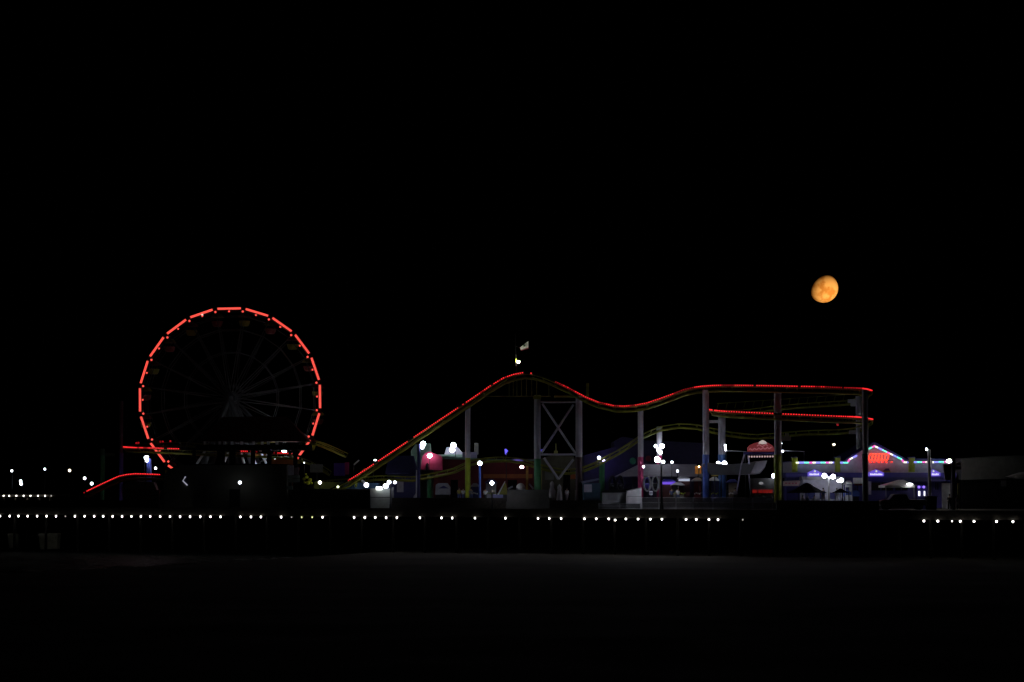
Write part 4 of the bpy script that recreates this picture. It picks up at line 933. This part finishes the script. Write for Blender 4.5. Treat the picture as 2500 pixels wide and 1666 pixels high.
yt_ = thing('plush_stall', 'small stall piled with lime yellow plush toys right of the hall', 'stall', at(748, E(748, 5))); Y = E(748, 5)
b = MB()
for (x, y, rr) in ((742, 1170, 4.5), (749, 1165, 4.5), (757, 1172, 5), (752, 1179, 5.5), (743, 1178, 3), (761, 1180, 3), (747, 1158, 2.5)): b.ball(V(x, y, Y + random.uniform(-.2, .2)), M(rr, Y), (1, .8, .9), 10, 7)
b.build('plush_pile', mat('lime_plush', (.55, .58, .04), .8), yt_, smooth=True)
MB().slab([(736, 1185), (764, 1185), (764, None), (736, None)], Y, 1.2).build('counter', G_BLACK, yt_)
sn = thing('station_platform', 'blue and lime coaster station at the foot of the lift hill', 'platform', at(870, E(870, 9))); Y = E(870, 9)
MB().slab([(790, 1186), (830, 1176), (925, 1180), (925, 1193), (790, 1195)], Y + 1, 3).build('side_wall', mat('teal_blue', (.06, .16, .32), .6), sn)
MB().slab([(767, 1176), (830, 1178), (838, 1186), (838, 1194), (767, 1194)], Y - .2, .4).build('lime_wall', mat('dull_lime', (.10, .12, .01), .7), sn)
for (a, b_) in (((868, 1190), (876, 1160)), ((876, 1160), (892, 1145)), ((880, 1168), (892, 1182))): MB().tube([V(*a, Y - .6), V(*b_, Y - .6)], .17, 8).build('strut', G_OLIVE if a[0] < 880 else G_WHITE, sn)
MB().slab([(790, 1195), (925, 1193), (925, None), (790, None)], Y + 1.2, 3).build('base', G_WOOD, sn)
for (a, b_, lab) in (((864, 1135), (877, 1124), 'slanting white roof light left of the lift hill'), ((912, 1145), (925, 1136), 'slanting white handrail panel right of the lift hill')):
    r = thing('roof_light', lab, 'panel', V(*a, E(a[0], 12))); YY = E(a[0], 12)
    MB().tube([V(*a, YY), V(*b_, YY)], M(2, YY), 8).build('panel', G_WHITE, r); p = V(*a, YY); MB().tube([p, (p.x, p.y, ground(860, p.y))], .06, 6).build('post', G_DARK, r)
r = thing('marker_light', 'flat white light on the lift hill walkway', 'lamp', V(916, 1127, E(916, 6)))
MB().ball(V(916, 1123.8, E(916, 6.5)), 1, (M(4, 270), .1, M(2.3, 270)), 12, 8).build('lamp_lens', emit('marker_glow', (.9, .95, 1), 3), r, smooth=True); MB().tube([V(916, 1124, E(916, 6.6)), V(916, 1134, E(916, 7))], .03, 5).build('stem', G_DARK, r)
# violet neon figures on roofs
for (x, y, lab) in ((1236, 1101, 'small blue-violet glowing ornament above the olive track hump'), (1323, 1100.5, 'violet glowing ornament against the left braced column')):
    YY = E(x, 17); r = thing('glow_ornament', lab, 'ornament', V(x, y + 6, YY), 'violet roof ornaments'); e_ = emit('ornament_glow', (.16, .13, 1), 1.2)
    if x < 1300: MB().slab([(1232, 1097), (1235, 1096), (1241, 1102), (1238, 1103), (1237, 1110), (1233.5, 1110)], YY, .2).build('figure', e_, r)
    else: MB().ball(V(x, y, YY), 1, (M(2.8, YY), .2, M(3.6, YY)), 12, 8).build('figure', e_, r, smooth=True)
    MB().tube([V(x, y + 5, YY), at(x, YY)], .05, 6).build('mast', G_DARK, r)
pr_ = thing('red_lamp', 'small red-white wall lamp on the red hall beside a yellow post', 'lamp', V(1274, 1145, E(1274, 16))); YY = E(1274, 16)
MB().ball(V(1274, 1140.6, YY), 1, (M(5, YY), .12, M(3.5, YY)), 12, 8).build('lamp_lens', emit('pinkwhite_glow', (1, .62, .62), 12), pr_, smooth=True)
MB().slab([(1284, 1136), (1290, 1134), (1289, None), (1284, None)], YY + .1, .3).build('post', mat('amber_post', (.5, .34, .08), .6), pr_)
# white and yellow things before the red hall
tp = thing('teepee_prop', 'white and olive pointed tent prop left of the low grey wall', 'prop', at(1229, E(1229, 6))); YY = E(1229, 6)
MB().tube([V(1216, 1208, YY - .2), V(1233, 1176, YY - .2)], M(2, YY), 8, M(1, YY)).build('pole', G_WHITE, tp)
MB().roof(1218, 1240, 1208, 1231, 1235, 1180, YY, 1.6).build('cloth', mat('olive_cloth', (.28, .26, .06), .8), tp)
MB().slab([(1218, 1208), (1240, 1208), (1240, None), (1218, None)], YY, 1.5).build('base', G_DARK, tp)
dm = thing('white_dome', 'small white domed tent rising behind the low grey wall', 'tent', at(1271, E(1271, 5))); YY = E(1271, 5)
MB().ball(V(1271, 1192, YY + 1), 1, (M(11, YY), 1, M(12, YY)), 16, 10).build('dome', G_WHITE, dm, smooth=True); MB().slab([(1260, 1192), (1282, 1192), (1282, None), (1260, None)], YY + .3, 1.4).build('drum', G_GREY, dm)
for (x0, x1, lab) in ((1240, 1252, 'pale slanted bench left of the white dome'), (1292, 1302, 'pale slanted bench right of the white dome')):
    YY = E(x0, 5); r = thing('slanted_bench', lab, 'bench', at((x0 + x1) / 2, YY), 'pale slanted benches')
    up = x0 < 1270; MB().tube([V(x0, 1194 if up else 1182, YY), V(x1, 1188 if up else 1194, YY)], M(2, YY), 8).build('back_rest', G_LILAC, r)
    MB().slab([(x0, 1195), (x1, 1195), (x1, None), (x0, None)], YY + .2, .6).build('base', G_DARK, r)
bn = thing('navy_bin', 'navy box with a tan lid left of the pointed prop', 'bin', at(1212, E(1212, 3))); YY = E(1212, 3)
MB().slab([(1201, 1208), (1228, 1208), (1228, None), (1201, None)], YY, 1).build('body', mat('bin_navy', (.12, .12, .24), .6), bn, bevel=.03)
MB().ball(V(1203, 1201, YY + .4), 1, (M(6.5, YY), .4, M(5, YY)), 12, 8).build('lid', mat('tan_lid', (.42, .36, .30), .7), bn, smooth=True)
# left blue tents
lt = thing('low_stall', 'low bluish stall row under the left red curve', 'stall', at(345, E(345, 10))); YY = E(345, 10)
MB().slab([(300, 1190), (306, 1180), (330, 1174), (375, 1178), (382, 1196), (300, 1196)], YY, 2).build('wall', mat('stall_grey', (.12, .12, .12), .7), lt)
MB().slab([(300, 1196), (382, 1196), (382, None), (300, None)], YY + .3, 1.5).build('base', G_WOOD, lt)
# glass-and-bar railing in front of the middle
SCREEN = mat('wind_screen', (.30, .31, .36), .6); SCREEN.node_tree.nodes['Principled BSDF'].inputs['Alpha'].default_value = .45  # added pale sheets stand for the lit floor behind the rails
RG = mat('pale_rail', (.50, .52, .58), .45)
def railing(x0, x1, yt, lab, m):
    r = thing('railing', lab, 'railing', at((x0 + x1) / 2, E((x0 + x1) / 2, .1))); n = max(1, round((x1 - x0) / 44))
    for i in range(n + 1):
        x = x0 + (x1 - x0) * i / n; Y = E(x, .1); MB().tube([at(x, Y), V(x, yt, Y)], .045, 6).build('post', m, r)
    for dy in (0, (1245 - yt) * .42, (1245 - yt) * .86):
        MB().tube([V(x0, yt + dy, E(x0, .1)), V(x1, yt + dy, E(x1, .1))], .035, 6).build('rail', m, r)
    b = MB(); k = int((x1 - x0) / 2.6)
    for i in range(k):
        x = x0 + (x1 - x0) * (i + .5) / k; Y = E(x, .12); b.tube([at(x, Y) + Vector((0, 0, .05)), V(x, yt + .5, Y)], .026, 4)
    b.build('balusters', m, r)
    for i in range(n):
        xa = x0 + (x1 - x0) * i / n + 1; xb = x0 + (x1 - x0) * (i + 1) / n - 1; pa, pb = at(xa, E(xa, .17)), at(xb, E(xb, .17)); ta, tb = V(xa, yt + 2, pa.y), V(xb, yt + 2, pb.y); h_ = Vector((0, 0, .1))
        MB().add([pa + h_, pb + h_, tb, ta, pa + h_ + Vector((0, .02, 0)), pb + h_ + Vector((0, .02, 0)), tb + Vector((0, .02, 0)), ta + Vector((0, .02, 0))], [(0, 1, 2, 3), (7, 6, 5, 4), (3, 2, 6, 7), (0, 4, 5, 1)]).build('infill_panel', SCREEN, r)
railing(1462, 1564, 1229, 'low barred railing in front of the white booth and grey kiosk', RG)
railing(1567, 1692, 1215, 'pale barred railing right of the white booth', RG)
railing(1692, 1886, 1215, 'longer barred railing in front of the blue columns', mat('grey_rail', (.30, .30, .36), .5))

# ------------------------------------------------------------------ more of the midway
def sign_on_post(name, lab, cat, x0, y0, x1, y1, back, m, strip=None):
    Y = E((x0 + x1) / 2, back); r_ = thing(name, lab, cat, at((x0 + x1) / 2, Y)); MB().rect(x0, y0, x1, y1, Y, .15).build('board', m, r_)
    if strip: MB().rect(x0 + 1, (y0 + y1) / 2 - 1, x1 - 1, (y0 + y1) / 2 + 1, Y - .02, .03).build('stripe', strip, r_)
    MB().col((x0 + x1) / 2, y1, None, 2.2, Y + .1, 8).build('post', G_DARK, r_)
def stall(lab, x0, x1, ytop, yc, back, roofm, wallm, pm=None):
    Y = E((x0 + x1) / 2, back); r_ = thing('market_stall', lab, 'stall', at((x0 + x1) / 2, Y), 'small stalls on the midway'); w_ = x1 - x0
    MB().roof(x0, x1, yc, x0 + w_ * .3, x1 - w_ * .3, ytop, Y - .5, 3, .12).build('roof', roofm, r_)
    MB().slab([(x0 + 2, yc), (x1 - 2, yc), (x1 - 2, None), (x0 + 2, None)], Y + 1.6, .2).build('back_wall', wallm, r_)
    MB().slab([(x0 + 2, 1209), (x1 - 2, 1209), (x1 - 2, None), (x0 + 2, None)], Y, .5).build('counter', wallm, r_)
    for x in (x0 + 2, x1 - 2): MB().col(x, yc, None, 1.6, Y - .2, 6).build('post', pm or G_DARK, r_)
    b = MB()
    for i in range(int(w_ / 4)): b.ball(V(x0 + 4 + i * 4, 1206 - (i * 5 % 3), Y + .3), M(1.8, Y), nu=6, nv=5)
    b.build('goods', [G_WHITE, G_PINK, G_OLIVE][int(x0) % 3], r_)
stall('small stall with pale roof right of the amber lamp board', 1692, 1714, 1166, 1173, 9, G_GREY, G_RED)
stall('small white-roofed stall between the two blue columns', 1733, 1756, 1165, 1172, 12, G_WHITE, G_NAVY)
stall('small stall with dark roof right of the second blue column', 1776, 1802, 1170, 1177, 12, G_NAVY, mat('stall_tan', (.2, .15, .1), .7))
stall('white-walled stall right of the food booth', 2062, 2082, 1174, 1181, 9, G_GREY, G_WHITE, G_WHITE)
stall('grey-roofed stall left of the blue lamp post', 1149, 1170, 1180, 1187, 13, G_GREY, G_NAVY)
stall('pale stall behind the low white globe lamp', 1184, 1214, 1170, 1178, 14, G_NAVY, G_LILAC)
stall('dim stall with pale roof under the grey canopy', 1640, 1672, 1178, 1184, 7, G_GREY, G_CONC)
sign_on_post('yellow_board', 'slanting yellow board between the blue columns', 'board', 1736, 1158, 1754, 1163, 11, mat('board_yellow', (.5, .38, .05), .6))
sign_on_post('notice_board', 'pale notice board left of the black lamp post', 'board', 1585, 1199, 1594, 1209, 5, G_LILAC, G_NAVY)
sign_on_post('notice_board', 'white notice board right of the ride booth', 'board', 1872, 1205, 1882, 1217, 2.5, G_LILAC)
sign_on_post('price_board', 'white price board behind the smaller umbrella', 'board', 2066, 1178, 2079, 1190, 8.4, G_WHITE, G_NAVY)
vp = thing('violet_awning', 'violet lit awning strip on top of the red hall', 'awning', V(1262, 1126, E(1262, 18)))
MB().slab([(1247, 1126), (1252, 1122), (1272, 1122), (1279, 1126)], E(1262, 18), .5).build('strip', emit('awning_violet', (.10, .07, .34), .8), vp)
MB().rect(1249, 1126, 1277, 1127, E(1262, 18.1), .3).build('rail', G_DARK, vp)
ww = thing('white_duct', 'thin white duct beside the navy lamp pole', 'duct', at(1017, E(1017, 3.95)))
MB().col(1017, 1148, None, 3.2, E(1017, 3.95), 10).build('pipe', G_WHITE, ww, smooth=True)  # white rod added as the highlight along the navy pole
MB().slab([(1010, 1212), (1018, 1200), (1022, 1200), (1022, None), (1008, None)], E(1017, 4.2), .6).build('base', G_LILAC, ww)
PT = None
for i, (x, bk_, lab) in enumerate(((1935, 2.6, 'white round table left of the large umbrella pole'), (1985, 2.4, 'white round table right of the large umbrella pole'), (2050, 3.0, 'white round table under the smaller umbrella'), (2085, 3.2, 'white round table beside the rightmost dark column'))):
    Y = E(x, bk_); r_ = thing('round_table', lab, 'table', at(x, Y), 'white tables by the umbrellas'); c_ = at(x, Y)
    MB().tube([c_ + Vector((0, 0, .72)), c_ + Vector((0, 0, .76))], .55, 18).build('table_top', G_WHITE, r_)
    MB().tube([c_, c_ + Vector((0, 0, .72))], .05, 8).build('leg', G_GREY, r_)
# people
SKIN = mat('skin', (.42, .26, .18), .6); HAIR = mat('hair', (.03, .02, .015), .7)
def person(px, back, shirt, trousers, label, h=1.72, face=0.0, stride=.12, bag=False):
    Y = E(px, back); base = at(px, Y); s = h / 1.72; r = thing('person', label, 'person', base); r.rotation_euler = (0, 0, face)
    J = [(0, 0, .95), (0, 0, 1.15), (0, 0, 1.38), (0, 0, 1.48), (0, -.02, 1.58), (0, -.01, 1.68),
         (.10, 0, .90), (.11, -.02 - stride, .50), (.11, -stride, .08), (.11, -.15 - stride, .03),
         (-.10, 0, .90), (-.11, stride - .03, .50), (-.11, stride + .05, .08), (-.11, stride - .1, .03),
         (.19, 0, 1.38), (.24, .03, 1.12), (.25, -.08, .88), (-.19, 0, 1.38), (-.24, .03, 1.12), (-.25, -.08, .88)]
    Rr = [.13, .12, .14, .055, .085, .07, .085, .06, .045, .035, .085, .06, .045, .035, .06, .045, .035, .06, .045, .035]
    Ed = [(0, 1), (1, 2), (2, 3), (3, 4), (4, 5), (0, 6), (6, 7), (7, 8), (8, 9), (0, 10), (10, 11), (11, 12), (12, 13), (2, 14), (14, 15), (15, 16), (2, 17), (17, 18), (18, 19)]
    me = bpy.data.meshes.new('body'); me.from_pydata([(x * s, y * s, z * s) for x, y, z in J], Ed, [])
    o = bpy.data.objects.new('body', me); COL.objects.link(o); o.parent = r
    sk = o.modifiers.new('skin', 'SKIN'); me.skin_vertices.new() if not me.skin_vertices else None
    for i, q in enumerate(Rr):
        me.skin_vertices[0].data[i].radius = (q * s, q * s * .8)
    me.skin_vertices[0].data[0].use_root = True
    sb_ = o.modifiers.new('sub', 'SUBSURF'); sb_.levels = 1; sb_.render_levels = 1; me.materials.append(SKIN); sk.use_smooth_shade = True
    def loc_mb(): return MB()
    off = base
    def w(v): return off + Vector(v) * s
    def bld(b, nm, mt): return b.build(nm, mt, r, smooth=True)
    b = MB(); b.tube([w((0, 0, .92)), w((0, 0, 1.15)), w((0, 0, 1.36))], .16 * s, 12, .20 * s)
    for sx in (-1, 1): b.tube([w((sx * .17, 0, 1.40)), w((sx * .245, .03, 1.12))], .075 * s, 8, .055 * s)
    bld(b, 'shirt', shirt)
    b = MB()
    for sx, st_ in ((1, -stride), (-1, stride)): b.tube([w((sx * .09, 0, .98)), w((sx * .11, st_ - .02, .5)), w((sx * .11, st_ + .02, .10))], .115 * s, 10, .075 * s)
    bld(b, 'trousers', trousers)
    bld(MB().ball(w((0, .02, 1.66)), .105 * s, (1, 1.05, 1.05), 12, 8), 'hair', HAIR)
    return r
dk = mat('cloth_dark', (.03, .03, .035), .8); wc = mat('cloth_white', (.6, .6, .62), .8); bl = mat('cloth_blue', (.08, .12, .3), .8); yl = mat('cloth_yellow', (.55, .48, .1), .8); gy = mat('cloth_grey', (.28, .27, .3), .8)
person(2318, 3.5, dk, dk, 'person in dark clothes standing beside the sign post', 1.85)
person(2337, 4, gy, wc, 'person in pale trousers right of the sign post', 1.75, .3)
person(1121, 6.5, yl, bl, 'person in yellow top left of the yellow-based column', 1.8, .3)
person(1131, 6.2, wc, bl, 'person in white top left of the yellow-based column', 1.75, -.3)
person(1352, 4.6, gy, gy, 'person in grey standing left below the cross brace', 1.8)
for x, yt, yb, lab in ((1348, 1175, 1216, 'closed pale parasol left below the cross brace'), (1366, 1183, 1226, 'broader closed pale parasol right below the cross brace')):
    YY = E(x, 2.2); r_ = thing('closed_parasol', lab, 'parasol', at(x, YY), 'closed pale parasols'); a_ = V(x, yt, YY); c_ = V(x, yb, YY)
    MB().tube([at(x, YY), a_ + Vector((0, 0, .05))], .035, 8).build('pole', G_GREY, r_)
    m = MB(); prof = [(0, .03), (.1, .2), (.22, .26), (.28, .2), (.6, .33), (.95, .36), (1, .3)]; n = 14; vs = []
    for t_, rr in prof:
        for k in range(n):
            a = 2 * math.pi * k / n; q = rr * (1 + .14 * (k % 2)); p_ = a_.lerp(c_, t_); vs.append(p_ + Vector((q * math.cos(a), q * math.sin(a), 0)))
    m.add(vs, [(i * n + j, i * n + (j + 1) % n, (i + 1) * n + (j + 1) % n, (i + 1) * n + j) for i in range(len(prof) - 1) for j in range(n)]); m.build('cloth', mat('parasol_cloth', (.42, .40, .42), .8), r_, smooth=True)
person(1384, 4.0, wc, gy, 'person in white top left of the maroon-based column', 1.75, -.4)
person(1960, 3.4, wc, gy, 'person in white top under left side of the large umbrella', 1.7)
person(1972, 3.0, bl, wc, 'person in blue top under the middle of the large umbrella', 1.7, .6)
person(1988, 3.6, wc, bl, 'person in white top under right side of the large umbrella', 1.7, -.4)
person(2043, 4.6, wc, wc, 'person all in white under the smaller umbrella', 1.7, .2)

person(1640, 5.0, bl, dk, 'person in blue top behind the pale railing under the violet strip', 1.75)
person(1655, 5.4, wc, bl, 'person in white top behind the pale railing right of the violet strip', 1.7, .5)
person(1795, 5.0, gy, dk, 'person in grey behind the longer railing left of the boat frame', 1.72, -.3)
person(1150, 5.2, gy, bl, 'person in grey right of the yellow-based column', 1.75, .2)
person(1185, 5.0, wc, dk, 'person in white top right of the blue lamp post', 1.7)
person(2010, 5.0, bl, gy, 'person in blue top left of the twin-headed lamp post', 1.75, .2)
